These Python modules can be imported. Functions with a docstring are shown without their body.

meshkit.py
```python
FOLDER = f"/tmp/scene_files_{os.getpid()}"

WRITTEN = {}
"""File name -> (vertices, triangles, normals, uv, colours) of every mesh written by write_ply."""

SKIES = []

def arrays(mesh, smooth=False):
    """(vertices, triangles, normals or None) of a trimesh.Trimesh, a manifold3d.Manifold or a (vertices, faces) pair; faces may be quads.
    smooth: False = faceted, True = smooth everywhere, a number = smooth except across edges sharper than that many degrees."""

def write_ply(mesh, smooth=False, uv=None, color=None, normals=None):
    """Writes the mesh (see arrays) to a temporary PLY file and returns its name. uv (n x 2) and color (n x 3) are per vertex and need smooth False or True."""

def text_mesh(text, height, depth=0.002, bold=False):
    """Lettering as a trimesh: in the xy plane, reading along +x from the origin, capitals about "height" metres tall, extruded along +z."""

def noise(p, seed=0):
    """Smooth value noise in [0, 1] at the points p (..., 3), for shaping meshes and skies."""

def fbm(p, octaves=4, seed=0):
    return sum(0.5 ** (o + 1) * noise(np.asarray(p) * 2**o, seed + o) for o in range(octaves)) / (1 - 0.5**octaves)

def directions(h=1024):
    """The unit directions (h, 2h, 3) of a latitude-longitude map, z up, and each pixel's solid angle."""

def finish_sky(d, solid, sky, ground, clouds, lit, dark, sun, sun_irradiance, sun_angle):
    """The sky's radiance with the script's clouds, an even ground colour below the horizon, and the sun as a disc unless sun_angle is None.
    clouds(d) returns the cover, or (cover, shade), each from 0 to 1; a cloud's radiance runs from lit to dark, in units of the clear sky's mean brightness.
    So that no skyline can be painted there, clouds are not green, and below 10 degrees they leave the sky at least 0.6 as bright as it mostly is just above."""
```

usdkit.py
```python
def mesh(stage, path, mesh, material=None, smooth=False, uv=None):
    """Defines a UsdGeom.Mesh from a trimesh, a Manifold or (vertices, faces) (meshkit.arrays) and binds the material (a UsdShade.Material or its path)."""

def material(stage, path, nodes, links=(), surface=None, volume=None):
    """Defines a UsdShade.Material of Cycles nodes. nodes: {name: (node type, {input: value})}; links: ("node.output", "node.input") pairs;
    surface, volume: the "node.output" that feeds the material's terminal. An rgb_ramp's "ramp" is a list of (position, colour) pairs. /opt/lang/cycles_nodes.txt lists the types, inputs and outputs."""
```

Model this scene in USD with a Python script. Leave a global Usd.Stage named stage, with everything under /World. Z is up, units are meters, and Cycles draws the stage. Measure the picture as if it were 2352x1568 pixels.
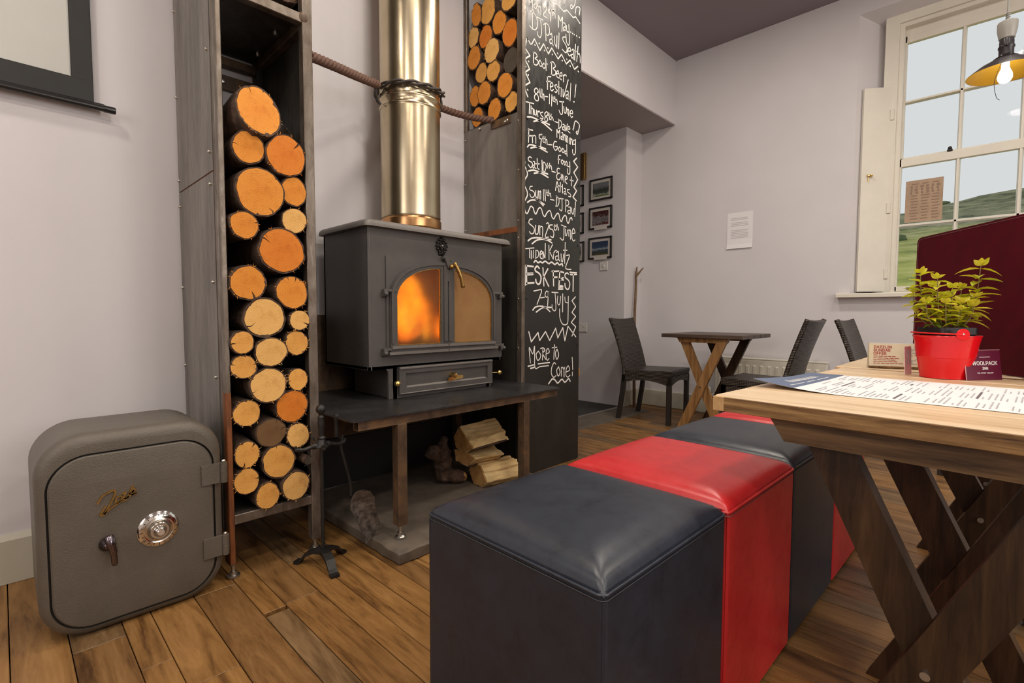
import math, random
import numpy as np, trimesh, manifold3d as m3, usdkit, meshkit
from shapely.geometry import Polygon, LineString, Point, box as sbox
from shapely import affinity
from pxr import Usd, UsdGeom, UsdLux, UsdShade, Gf, Sdf
stage = Usd.Stage.CreateInMemory()
UsdGeom.SetStageUpAxis(stage, 'Z'); UsdGeom.SetStageMetersPerUnit(stage, 1.0)
stage.SetDefaultPrim(UsdGeom.Xform.Define(stage, '/World').GetPrim())
RNG = np.random.default_rng(7); PI = math.pi

# ---------------------------------------------------------------- camera, sky, sun, large lights, exposure
EYE, YAW, PITCH, ROLL, FPX = np.array([0, 0, 0.93]), 0.7737, 0.0538, -0.00195, 1150.0
_f = np.array([math.cos(PITCH) * math.cos(YAW), math.cos(PITCH) * math.sin(YAW), -math.sin(PITCH)])
_r = np.array([math.sin(YAW), -math.cos(YAW), 0]); _d = np.cross(_f, _r)
_R, _D = math.cos(ROLL) * _r + math.sin(ROLL) * _d, -math.sin(ROLL) * _r + math.cos(ROLL) * _d
cam = UsdGeom.Camera.Define(stage, '/World/camera')
_m = np.eye(4); _m[:3, 0], _m[:3, 1], _m[:3, 2], _m[:3, 3] = _R, -_D, -_f, EYE
cam.AddTransformOp().Set(Gf.Matrix4d(_m.T.tolist()))
cam.CreateHorizontalApertureAttr(36.0); cam.CreateFocalLengthAttr(36.0 * FPX / 2352)
cam.CreateClippingRangeAttr(Gf.Vec2f(0.05, 1000)); cam.CreateExposureAttr(0.0)

def light(kind, name, loc, aim, color, intensity, **kw):
    L = getattr(UsdLux, kind).Define(stage, '/World/' + name)
    z = -(np.array(aim, float) - np.array(loc, float)); z /= np.linalg.norm(z)
    up = np.array([0, 0, 1.0]) if abs(z[2]) < 0.99 else np.array([0, 1.0, 0])
    x = np.cross(up, z); x /= np.linalg.norm(x)
    m = np.eye(4); m[:3, 0], m[:3, 1], m[:3, 2], m[:3, 3] = x, np.cross(z, x), z, loc
    L.AddTransformOp().Set(Gf.Matrix4d(m.T.tolist()))
    L.CreateColorAttr(Gf.Vec3f(*color)); L.CreateIntensityAttr(intensity)
    for k, v in kw.items(): getattr(L, f'Create{k[0].upper() + k[1:]}Attr')(v)
    return L
sky = UsdLux.DomeLight.Define(stage, '/World/sky')
sky.CreateColorAttr(Gf.Vec3f(0.97, 0.99, 1.0)); sky.CreateIntensityAttr(0.235)
# overcast sun on the hillside outside; the room is closed and roofed, so none of it comes in
light('DistantLight', 'sun', (0, 0, 10), (7, 2.5, 3.5), (1, 0.96, 0.86), 4.2, angle=12.0)
# daylight through the windows of the two walls behind the camera
light('RectLight', 'daylight_south', (1.6, -2.62, 1.95), (1.6, 3, 1.5), (1.0, 0.965, 0.93), 3.6, width=2.2, height=1.7)
light('RectLight', 'daylight_west', (-2.28, 0.4, 2.0), (3, 0.6, 1.6), (1.0, 0.955, 0.91), 2.7, width=1.8, height=1.6)
# warm round ceiling lights of the room
for i, (x, y) in enumerate([(x, y) for x in (-0.7, 1.15, 3.0) for y in (-1.5, -0.1, 1.3)]):
    light('DiskLight', f'ceiling_light_{i}', (x, y, 3.37), (x, y + 0.01, 0), (1.0, 0.90, 0.78), 84.0, radius=0.15)

# ---------------------------------------------------------------- helpers
_used = {}
def numbered(parent, name):
    k = (parent, name); n = _used.get(k, 0); _used[k] = n + 1
    return f'{parent}/{name}' if n == 0 else f'{parent}/{name}_{n:03d}'
def thing(name, label=None, cat=None, group=None, loc=(0, 0, 0), rotz=0.0, M=None, kind=None):
    p = numbered('/World', name); x = UsdGeom.Xform.Define(stage, p)
    if M is None:
        c, s = math.cos(rotz), math.sin(rotz)
        M = np.array([[c, -s, 0, loc[0]], [s, c, 0, loc[1]], [0, 0, 1, loc[2]], [0, 0, 0, 1.0]])
    x.AddTransformOp().Set(Gf.Matrix4d(np.asarray(M, float).T.tolist()))
    tag(p, label, cat, group, kind)
    return p
def tag(p, label=None, cat=None, group=None, kind=None):
    o = stage.GetPrimAtPath(p)
    for k, v in (('label', label), ('category', cat), ('group', group), ('kind', kind)):
        if v: o.SetCustomDataByKey(k, v)
def part(parent, name, mesh, mat, smooth=False, label=None, kind=None):
    if isinstance(mesh, (list,)): mesh = join(*mesh)
    p = numbered(parent or '/World', name)
    usdkit.mesh(stage, p, mesh, MAT[mat], smooth=smooth)
    if label or kind: tag(p, label, None, None, kind)
    return p
def copy_of(src, name, label=None, cat=None, group=None, loc=(0, 0, 0), rotz=0.0):
    p = thing(name, label, cat, group, loc, rotz)
    o = stage.GetPrimAtPath(p)
    o.GetReferences().AddInternalReference(src); o.SetInstanceable(True)
    return p
def join(*ms):
    ms = [as_tri(m) for m in ms]
    return trimesh.util.concatenate(ms)
def as_tri(m):
    if hasattr(m, 'to_mesh'):
        q = m.to_mesh(); return trimesh.Trimesh(q.vert_properties[:, :3], q.tri_verts, process=False)
    return m
def hull(pts): return trimesh.convex.convex_hull(np.asarray(pts, float))
def cbox(x0, x1, y0, y1, z0, z1, b=0.0):
    if b <= 0:
        m = trimesh.creation.box([x1 - x0, y1 - y0, z1 - z0]); m.apply_translation([(x0 + x1) / 2, (y0 + y1) / 2, (z0 + z1) / 2]); return m
    p = []
    for sx in (0, 1):
        for sy in (0, 1):
            for sz in (0, 1):
                c = np.array([(x0, x1)[sx], (y0, y1)[sy], (z0, z1)[sz]]); d = np.array([1 - 2 * sx, 1 - 2 * sy, 1 - 2 * sz]) * b
                for k in range(3):
                    q = c + d; q[k] = c[k]; p.append(q)
    return hull(p)
def rrect(w, h, r, n=8, cx=0, cy=0):
    out = []
    for k, (sx, sy) in enumerate(((1, 1), (-1, 1), (-1, -1), (1, -1))):
        for t in np.linspace(0, PI / 2, n):
            a = t + k * PI / 2
            out.append((cx + sx * (w / 2 - r) + r * math.cos(a), cy + sy * (h / 2 - r) + r * math.sin(a)))
    return np.array(out)
def xzp(poly, y0, y1):
    """prism of a shapely polygon (or points) drawn in x,z from y0 to y1"""
    poly = poly if hasattr(poly, 'area') else Polygon(poly)
    ms = []
    for g in getattr(poly, 'geoms', [poly]):
        m = trimesh.creation.extrude_polygon(g, abs(y1 - y0), engine='earcut')
        v = m.vertices.copy(); m.vertices = np.c_[v[:, 0], max(y0, y1) - v[:, 2], v[:, 1]]; ms.append(m)
    return join(*ms)
def yzp(poly, x0, x1):
    poly = poly if hasattr(poly, 'area') else Polygon(poly)
    ms = []
    for g in getattr(poly, 'geoms', [poly]):
        m = trimesh.creation.extrude_polygon(g, abs(x1 - x0), engine='earcut')
        v = m.vertices.copy(); m.vertices = np.c_[min(x0, x1) + v[:, 2], v[:, 0], v[:, 1]]; ms.append(m)
    return join(*ms)
def xyp(poly, z0, z1):
    poly = poly if hasattr(poly, 'area') else Polygon(poly)
    ms = []
    for g in getattr(poly, 'geoms', [poly]):
        m = trimesh.creation.extrude_polygon(g, abs(z1 - z0), engine='earcut'); m.apply_translation([0, 0, min(z0, z1)]); ms.append(m)
    return join(*ms)
def lathe(prof, n=32, axis='z', c=(0, 0, 0)):
    prof = np.asarray(prof, float); a = np.linspace(0, 2 * PI, n, endpoint=False); k = len(prof)
    v = np.array([[r * math.cos(t), r * math.sin(t), z] for t in a for r, z in prof])
    f = []
    for i in range(n):
        for j in range(k - 1):
            p, q = i * k + j, ((i + 1) % n) * k + j
            f += [[p, q, q + 1], [p, q + 1, p + 1]]
    m = trimesh.Trimesh(v, f, process=False); m.merge_vertices(); m.update_faces(m.nondegenerate_faces())
    if axis == 'y': v = m.vertices.copy(); m.vertices = np.c_[v[:, 0], -v[:, 2], v[:, 1]]      # local +z goes to -y
    if axis == 'x': v = m.vertices.copy(); m.vertices = np.c_[v[:, 2], v[:, 0], v[:, 1]]
    m.apply_translation(c); return m
def tube(pts, r, n=8, closed=False, cap=True):
    pts = np.asarray(pts, float); k = len(pts); rr = np.broadcast_to(r, k)
    if closed: T = np.roll(pts, -1, 0) - np.roll(pts, 1, 0)
    else: T = np.gradient(pts, axis=0)
    T /= np.maximum(np.linalg.norm(T, axis=1, keepdims=True), 1e-9)
    u = np.cross(T[0], [0, 0, 1.0]);
    if np.linalg.norm(u) < 1e-3: u = np.cross(T[0], [1.0, 0, 0])
    v = []
    for i in range(k):
        u = u - T[i] * (u @ T[i]); u /= np.linalg.norm(u); w = np.cross(T[i], u)
        for t in np.linspace(0, 2 * PI, n, endpoint=False): v.append(pts[i] + rr[i] * (math.cos(t) * u + math.sin(t) * w))
    f = []
    for i in range(k if closed else k - 1):
        for j in range(n):
            a, b, c, d = i * n + j, i * n + (j + 1) % n, ((i + 1) % k) * n + (j + 1) % n, ((i + 1) % k) * n + j
            f += [[a, c, b], [a, d, c]]
    if not closed and cap:
        v += [pts[0], pts[-1]]
        for j in range(n): f += [[len(v) - 2, j, (j + 1) % n], [len(v) - 1, (k - 1) * n + (j + 1) % n, (k - 1) * n + j]]
    m = trimesh.Trimesh(np.array(v), f, process=False); m.fix_normals(); return m
def spline(pts, n=6, closed=False):
    p = np.asarray(pts, float); k = len(p)
    if k < 3: return p
    q = np.vstack([2 * p[0] - p[1], p, 2 * p[-1] - p[-2]]) if not closed else np.vstack([p[-1], p, p[0], p[1]])
    out = []
    for i in range(1, len(q) - 2):
        for t in np.linspace(0, 1, n, endpoint=False):
            a, b, c, d = q[i - 1], q[i], q[i + 1], q[i + 2]
            out.append(0.5 * (2 * b + (c - a) * t + (2 * a - 5 * b + 4 * c - d) * t * t + (3 * b - a - 3 * c + d) * t ** 3))
    if not closed: out.append(p[-1])
    return np.array(out)
def bar(a, b, w, h, up=(0, 0, 1), bev=0.0):
    """a squared bar from a to b, w wide across and h thick along up"""
    a, b = np.array(a, float), np.array(b, float); L = np.linalg.norm(b - a); x = (b - a) / L
    z = np.array(up, float); z -= x * (z @ x); z /= np.linalg.norm(z); y = np.cross(z, x)
    m = cbox(0, L, -w / 2, w / 2, -h / 2, h / 2, bev); M = np.eye(4); M[:3, 0], M[:3, 1], M[:3, 2], M[:3, 3] = x, y, z, a
    m.apply_transform(M); return m
def ball(c, r, sub=2, s=(1, 1, 1)):
    m = trimesh.creation.icosphere(sub, r); m.vertices *= s; m.apply_translation(c); return m
def xf(m, M): m = as_tri(m).copy(); m.apply_transform(M); return m
def shift(m, d): m = as_tri(m).copy(); m.apply_translation(d); return m
def rot(deg, axis, pt=(0, 0, 0)): return trimesh.transformations.rotation_matrix(math.radians(deg), axis, pt)
def man(m):
    m = as_tri(m).copy(); m.merge_vertices()
    return m3.Manifold(m3.Mesh(np.asarray(m.vertices, np.float32), np.asarray(m.faces, np.uint32)))
def text(s, h, c, right, up, depth=0.0006, align='c', bold=False):
    m = meshkit.text_mesh(s, h, depth, bold); b = m.bounds
    m.apply_translation([-(b[0][0] + b[1][0]) / 2 if align == 'c' else -b[0][0], -h / 2, 0])
    M = np.eye(4); r, u = np.array(right, float), np.array(up, float); r /= np.linalg.norm(r); u /= np.linalg.norm(u)
    M[:3, 0], M[:3, 1], M[:3, 2], M[:3, 3] = r, u, np.cross(r, u), c
    m.apply_transform(M); return m
def fb(p, o=3, seed=0): return meshkit.fbm(np.asarray(p), o, seed) - 0.5

# ---------------------------------------------------------------- materials
MAT = {}
def mat(name, nodes, links, surface='p.BSDF', **kw):
    MAT[name] = usdkit.material(stage, '/World/Looks/' + name, nodes, links, surface=surface, **kw)
def plain(name, col, rough=0.5, metal=0.0, bump=0.0, bscale=60, vary=0.0, vscale=8, stretch=(1, 1, 1), **kw):
    """principled, with a little tone variation and fine relief from object-space noise"""
    n = {'tc': ('texture_coordinate', {}), 'mp': ('mapping', {'scale': stretch}), 'p': ('principled_bsdf', {'base_color': col, 'roughness': rough, 'metallic': metal, **kw})}
    l = [('tc.object', 'mp.vector')]
    if vary:
        lo, hi = [np.clip(np.array(col) * s, 0, 1) for s in (1 - vary, 1 + vary)]
        n['n'] = ('noise_texture', {'scale': vscale, 'detail': 5.0, 'roughness': 0.6}); n['r'] = ('rgb_ramp', {'ramp': [(0.3, tuple(lo)), (0.7, tuple(hi))]})
        l += [('mp.vector', 'n.vector'), ('n.fac', 'r.fac'), ('r.color', 'p.base_color')]
    if bump:
        n['bn'] = ('noise_texture', {'scale': bscale, 'detail': 4.0}); n['b'] = ('bump', {'strength': bump, 'distance': 0.002})
        l += [('mp.vector', 'bn.vector'), ('bn.fac', 'b.height'), ('b.normal', 'p.normal')]
    mat(name, n, l)
def wood(name, dark, mid, light_, rough=0.45, scale=(14, 1.2, 14), bump=0.25, spec=0.4, knots=True):
    """grain that runs along the axis with the smallest scale"""
    n = {'tc': ('texture_coordinate', {}), 'oi': ('object_info', {}), 'sh': ('vector_math', {'math_type': 'add'}), 'cx': ('combine_xyz', {}), 'ml': ('math', {'math_type': 'multiply', 'value2': 37.0}), 'mp': ('mapping', {'scale': scale}),
         'n1': ('noise_texture', {'scale': 1.0, 'detail': 4.0, 'roughness': 0.6, 'distortion': 1.2}), 'n2': ('noise_texture', {'scale': 6.0, 'detail': 6.0, 'roughness': 0.7}),
         'a': ('math', {'math_type': 'multiply_add', 'value2': 0.45}), 'r': ('rgb_ramp', {'ramp': [(0.50, dark), (0.70, mid), (0.96, light_)]}),
         'b': ('bump', {'strength': bump, 'distance': 0.0015}), 'p': ('principled_bsdf', {'roughness': rough, 'specular_ior_level': spec})}
    l = [('oi.random', 'ml.value1'), ('ml.value', 'cx.x'), ('ml.value', 'cx.z'), ('tc.object', 'sh.vector1'), ('cx.vector', 'sh.vector2'), ('sh.vector', 'mp.vector'), ('mp.vector', 'n1.vector'), ('mp.vector', 'n2.vector'),
         ('n2.fac', 'a.value1'), ('n1.fac', 'a.value3'), ('a.value', 'r.fac'), ('r.color', 'p.base_color'), ('a.value', 'b.height'), ('b.normal', 'p.normal')]
    mat(name, n, l)
plain('wall_paint', (0.655, 0.628, 0.64), 0.75, bump=0.12, bscale=90, vary=0.03, vscale=2.0)
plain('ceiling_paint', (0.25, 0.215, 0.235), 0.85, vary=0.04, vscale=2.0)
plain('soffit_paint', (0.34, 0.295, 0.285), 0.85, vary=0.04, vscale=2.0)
plain('skirting_paint', (0.50, 0.47, 0.38), 0.5, vary=0.08, vscale=5)
plain('cream_paint', (0.72, 0.68, 0.59), 0.4, bump=0.1, bscale=25, vary=0.05, vscale=4)
plain('white_plastic', (0.70, 0.68, 0.64), 0.35)
plain('radiator_enamel', (0.74, 0.70, 0.60), 0.3)
plain('carpet', (0.035, 0.033, 0.032), 0.95, bump=0.6, bscale=400, vary=0.3, vscale=300)
plain('mat_black', (0.012, 0.011, 0.011), 0.6)
plain('gap_dark', (0.02, 0.013, 0.008), 0.9)
plain('stone', (0.125, 0.100, 0.075), 0.7, bump=0.6, bscale=18, vary=0.3, vscale=9)
plain('blind_fabric', (0.56, 0.56, 0.52), 0.8, vary=0.04, vscale=3)
plain('frame_black', (0.016, 0.015, 0.014), 0.6, bump=0.1, bscale=60, vary=0.2, vscale=4)
plain('tube_black', (0.015, 0.014, 0.014), 0.28)
# floor planks: four tones of worn oak
for i, (a, b, c) in enumerate((((0.080, 0.034, 0.010), (0.200, 0.098, 0.030), (0.31, 0.165, 0.058)), ((0.062, 0.028, 0.009), (0.170, 0.084, 0.028), (0.26, 0.14, 0.052)),
                               ((0.088, 0.038, 0.011), (0.225, 0.110, 0.033), (0.34, 0.18, 0.060)), ((0.055, 0.030, 0.013), (0.145, 0.083, 0.036), (0.24, 0.148, 0.07)))):
    wood(f'floor_oak_{i}', a, b, c, 0.42, (17, 2.2, 17), 0.5, 0.35)
wood('table_oak', (0.50, 0.34, 0.19), (0.66, 0.49, 0.31), (0.74, 0.58, 0.40), 0.36, (15, 1.0, 15), 0.25, 0.45)
wood('table_edge', (0.035, 0.017, 0.008), (0.20, 0.105, 0.038), (0.42, 0.25, 0.10), 0.5, (22, 2.2, 30), 0.5, 0.35)
wood('table_end', (0.46, 0.27, 0.11), (0.60, 0.37, 0.17), (0.66, 0.44, 0.22), 0.45, (10, 10, 10), 0.15, 0.4)
wood('dark_oak', (0.012, 0.006, 0.003), (0.036, 0.017, 0.007), (0.080, 0.040, 0.016), 0.42, (20, 20, 2.0), 0.3, 0.4)
wood('rail_oak', (0.03, 0.016, 0.007), (0.13, 0.072, 0.03), (0.26, 0.155, 0.07), 0.45, (24, 1.8, 24), 0.35, 0.4)
wood('brown_table', (0.030, 0.018, 0.012), (0.060, 0.038, 0.027), (0.10, 0.066, 0.048), 0.4, (16, 1.4, 16), 0.2, 0.5)
wood('teak_leg', (0.10, 0.045, 0.014), (0.24, 0.12, 0.042), (0.38, 0.21, 0.085), 0.4, (18, 18, 1.8), 0.25, 0.4)
wood('stick_bark', (0.07, 0.04, 0.02), (0.16, 0.10, 0.055), (0.26, 0.17, 0.10), 0.7, (30, 30, 6), 0.6, 0.3)
# leather
def leather(name, dark, light_, rough, spec=0.6):
    mat(name, {'tc': ('texture_coordinate', {}), 'v': ('voronoi_texture', {'scale': 420.0, 'feature': 'distance_to_edge'}), 'n': ('noise_texture', {'scale': 16.0, 'detail': 5.0, 'roughness': 0.7, 'distortion': 0.4}), 'r': ('rgb_ramp', {'ramp': [(0.25, dark), (0.68, light_)]}),
               'b': ('bump', {'strength': 0.06, 'distance': 0.0006}), 'mr': ('map_range', {'from_min': 0.3, 'from_max': 0.7, 'to_min': rough - 0.05, 'to_max': rough + 0.06}), 'p': ('principled_bsdf', {'specular_ior_level': spec})},
        [('tc.object', 'v.vector'), ('tc.object', 'n.vector'), ('n.fac', 'r.fac'), ('r.color', 'p.base_color'), ('v.distance', 'b.height'), ('b.normal', 'p.normal'), ('n.fac', 'mr.value'), ('mr.result', 'p.roughness')])
leather('leather_blue', (0.010, 0.013, 0.020), (0.016, 0.022, 0.036), 0.36)
leather('leather_red', (0.46, 0.014, 0.017), (0.52, 0.018, 0.021), 0.34)
leather('leather_burgundy', (0.060, 0.003, 0.008), (0.092, 0.004, 0.011), 0.55, 0.12)
plain('thread_dark', (0.05, 0.052, 0.06), 0.6)
plain('thread_pale', (0.20, 0.10, 0.10), 0.6)
# metals
def streaked(name, c1, c2, c3, metal, rough, stretch=(9, 9, 1.2), bump=0.08):
    mat(name, {'tc': ('texture_coordinate', {}), 'mp': ('mapping', {'scale': stretch}), 'n': ('noise_texture', {'scale': 1.0, 'detail': 6.0, 'roughness': 0.62, 'distortion': 0.4}), 'n2': ('noise_texture', {'scale': 14.0, 'detail': 4.0}),
               'r': ('rgb_ramp', {'ramp': [(0.34, c1), (0.52, c2), (0.70, c3)]}), 'mr': ('map_range', {'from_min': 0.3, 'from_max': 0.7, 'to_min': rough - 0.08, 'to_max': rough + 0.1}),
               'b': ('bump', {'strength': bump, 'distance': 0.001}), 'p': ('principled_bsdf', {'metallic': metal})},
        [('tc.object', 'mp.vector'), ('mp.vector', 'n.vector'), ('mp.vector', 'n2.vector'), ('n.fac', 'r.fac'), ('r.color', 'p.base_color'), ('n2.fac', 'mr.value'), ('mr.result', 'p.roughness'), ('n2.fac', 'b.height'), ('b.normal', 'p.normal')])
streaked('mill_steel', (0.14, 0.128, 0.114), (0.235, 0.213, 0.190), (0.31, 0.283, 0.252), 0.55, 0.42)
streaked('dark_steel', (0.035, 0.032, 0.028), (0.075, 0.068, 0.058), (0.125, 0.112, 0.092), 0.55, 0.42)
streaked('edge_steel', (0.10, 0.075, 0.055), (0.17, 0.138, 0.110), (0.26, 0.22, 0.185), 0.6, 0.40, (18, 18, 7))
streaked('rusty_steel', (0.060, 0.038, 0.024), (0.125, 0.078, 0.046), (0.22, 0.125, 0.055), 0.35, 0.5, (13, 13, 9), 0.2)
streaked('rust_orange', (0.10, 0.035, 0.012), (0.24, 0.075, 0.02), (0.20, 0.10, 0.05), 0.2, 0.6, (20, 20, 5), 0.2)
streaked('board_black', (0.014, 0.013, 0.012), (0.020, 0.019, 0.017), (0.028, 0.027, 0.023), 0.0, 0.40, (4, 4, 1.5), 0.03)
streaked('hearth_black', (0.022, 0.021, 0.021), (0.034, 0.033, 0.034), (0.050, 0.048, 0.047), 0.25, 0.34, (6, 6, 6), 0.05)
plain('cast_iron', (0.085, 0.077, 0.072), 0.50, 0.25, bump=0.35, bscale=260, vary=0.14, vscale=5)
plain('cast_iron_top', (0.165, 0.148, 0.135), 0.5, 0.25, bump=0.35, bscale=260, vary=0.12, vscale=6)
plain('iron_black', (0.028, 0.026, 0.025), 0.42, 0.5, bump=0.4, bscale=120, vary=0.25, vscale=25)
plain('hammered_grey', (0.116, 0.098, 0.078), 0.42, 0.15, bump=0.55, bscale=330, vary=0.12, vscale=7)
plain('hammered_dark', (0.02, 0.018, 0.016), 0.6)
plain('chrome', (0.80, 0.77, 0.72), 0.12, 1.0)
plain('brushed_chrome', (0.62, 0.57, 0.50), 0.22, 1.0)
plain('dark_chrome', (0.18, 0.15, 0.17), 0.18, 1.0)
plain('brass', (0.78, 0.52, 0.18), 0.25, 1.0)
plain('old_brass', (0.42, 0.27, 0.09), 0.35, 1.0, vary=0.3, vscale=60)
plain('bolt_steel', (0.5, 0.47, 0.43), 0.35, 1.0)
plain('ash_steel', (0.16, 0.14, 0.125), 0.5, 0.6, bump=0.9, bscale=140, vary=0.75, vscale=45)
mat('flue_brass', {'tc': ('texture_coordinate', {}), 'mp': ('mapping', {'scale': (14, 14, 0.6)}), 'n': ('noise_texture', {'scale': 1.0, 'detail': 4.0}), 'n3': ('noise_texture', {'scale': 4.0, 'detail': 4.0}), 'r': ('rgb_ramp', {'ramp': [(0.3, (0.50, 0.41, 0.27)), (0.7, (0.66, 0.56, 0.40))]}),
                   'mr': ('map_range', {'to_min': 0.20, 'to_max': 0.33}), 'p': ('principled_bsdf', {'metallic': 1.0})},
    [('tc.object', 'mp.vector'), ('mp.vector', 'n.vector'), ('tc.object', 'n3.vector'), ('n3.fac', 'r.fac'), ('r.color', 'p.base_color'), ('n.fac', 'mr.value'), ('mr.result', 'p.roughness')])
plain('flue_copper', (0.60, 0.33, 0.15), 0.25, 1.0, vary=0.15, vscale=10)
mat('rope', {'p': ('principled_bsdf', {'base_color': (0.135, 0.070, 0.048), 'roughness': 0.75})}, [])
plain('wire_black', (0.055, 0.045, 0.038), 0.5)
# firewood: end grain with rings about the log's own axis (local z), bark, split faces
def end_grain(name, core, late, rim):
    mat(name, {'tc': ('texture_coordinate', {}), 'mp': ('mapping', {'scale': (1, 1, 0.0)}), 'nz': ('noise_texture', {'scale': 13.0, 'detail': 3.0, 'roughness': 0.6}), 'nsub': ('vector_math', {'math_type': 'subtract', 'vector2': (0.5, 0.5, 0.5)}), 'nsc': ('vector_math', {'math_type': 'scale', 'scale': 0.03}), 'ad': ('vector_math', {'math_type': 'add'}),
               'w': ('wave_texture', {'wave_type': 'rings', 'rings_direction': 'z', 'profile': 'saw', 'scale': 42.0, 'distortion': 1.5, 'detail': 2.0, 'detail_scale': 1.5}),
               'ln': ('vector_math', {'math_type': 'length'}), 'n2': ('noise_texture', {'scale': 17.0, 'detail': 7.0, 'roughness': 0.78, 'distortion': 0.5}), 'fi': ('noise_texture', {'scale': 240.0, 'detail': 3.0}), 'r1': ('rgb_ramp', {'ramp': [(0.0, core), (0.78, tuple(np.array(core) * 0.55 + np.array(late) * 0.45)), (0.95, core)]}),
               'r2': ('rgb_ramp', {'ramp': [(0.28, (0.70, 0.58, 0.46)), (0.50, (0.98, 0.97, 0.95)), (0.72, (1.0, 1.0, 1.0))]}), 'mx': ('mix', {'mix_type': 'multiply', 'fac': 0.85}), 'mr': ('map_range', {'from_min': 0.0, 'from_max': 0.09, 'to_min': 0.0, 'to_max': 0.55, 'clamp': True}), 'm2': ('mix', {'color2': rim}),
               'b': ('bump', {'strength': 0.5, 'distance': 0.002}), 'p': ('principled_bsdf', {'roughness': 0.72, 'specular_ior_level': 0.25})},
        [('tc.object', 'mp.vector'), ('mp.vector', 'nz.vector'), ('nz.color', 'nsub.vector1'), ('nsub.vector', 'nsc.vector1'), ('mp.vector', 'ad.vector1'), ('nsc.vector', 'ad.vector2'), ('ad.vector', 'w.vector'), ('w.fac', 'r1.fac'), ('tc.object', 'n2.vector'), ('n2.fac', 'r2.fac'),
         ('tc.object', 'fi.vector'), ('ad.vector', 'ln.vector1'), ('ln.value', 'mr.value'), ('mr.result', 'm2.fac'), ('r1.color', 'm2.color1'), ('m2.color', 'mx.color1'), ('r2.color', 'mx.color2'), ('mx.color', 'p.base_color'), ('fi.fac', 'b.height'), ('b.normal', 'p.normal')])
end_grain('end_orange', (0.70, 0.260, 0.035), (0.54, 0.165, 0.018), (0.76, 0.33, 0.06))
end_grain('end_amber', (0.72, 0.36, 0.085), (0.58, 0.25, 0.045), (0.76, 0.41, 0.11))
end_grain('end_pale', (0.76, 0.44, 0.14), (0.62, 0.32, 0.08), (0.78, 0.48, 0.17))
end_grain('end_rusty', (0.66, 0.195, 0.022), (0.50, 0.125, 0.012), (0.70, 0.25, 0.035))
end_grain('end_dark', (0.16, 0.085, 0.035), (0.10, 0.05, 0.02), (0.20, 0.12, 0.055))
end_grain('end_grey', (0.085, 0.068, 0.052), (0.06, 0.047, 0.036), (0.10, 0.08, 0.062))
plain('bark', (0.075, 0.042, 0.026), 0.9, bump=1.0, bscale=45, vary=0.65, vscale=28)
plain('bark_birch', (0.36, 0.33, 0.29), 0.85, bump=0.8, bscale=40, vary=0.7, vscale=34, stretch=(1, 1, 4))
wood('split_wood', (0.30, 0.17, 0.06), (0.60, 0.41, 0.18), (0.74, 0.56, 0.29), 0.7, (3, 22, 22), 0.7, 0.25)
wood('split_end', (0.22, 0.10, 0.03), (0.40, 0.21, 0.07), (0.52, 0.30, 0.11), 0.75, (12, 12, 12), 0.6, 0.25)
plain('crack_dark', (0.04, 0.018, 0.008), 0.95)
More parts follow.
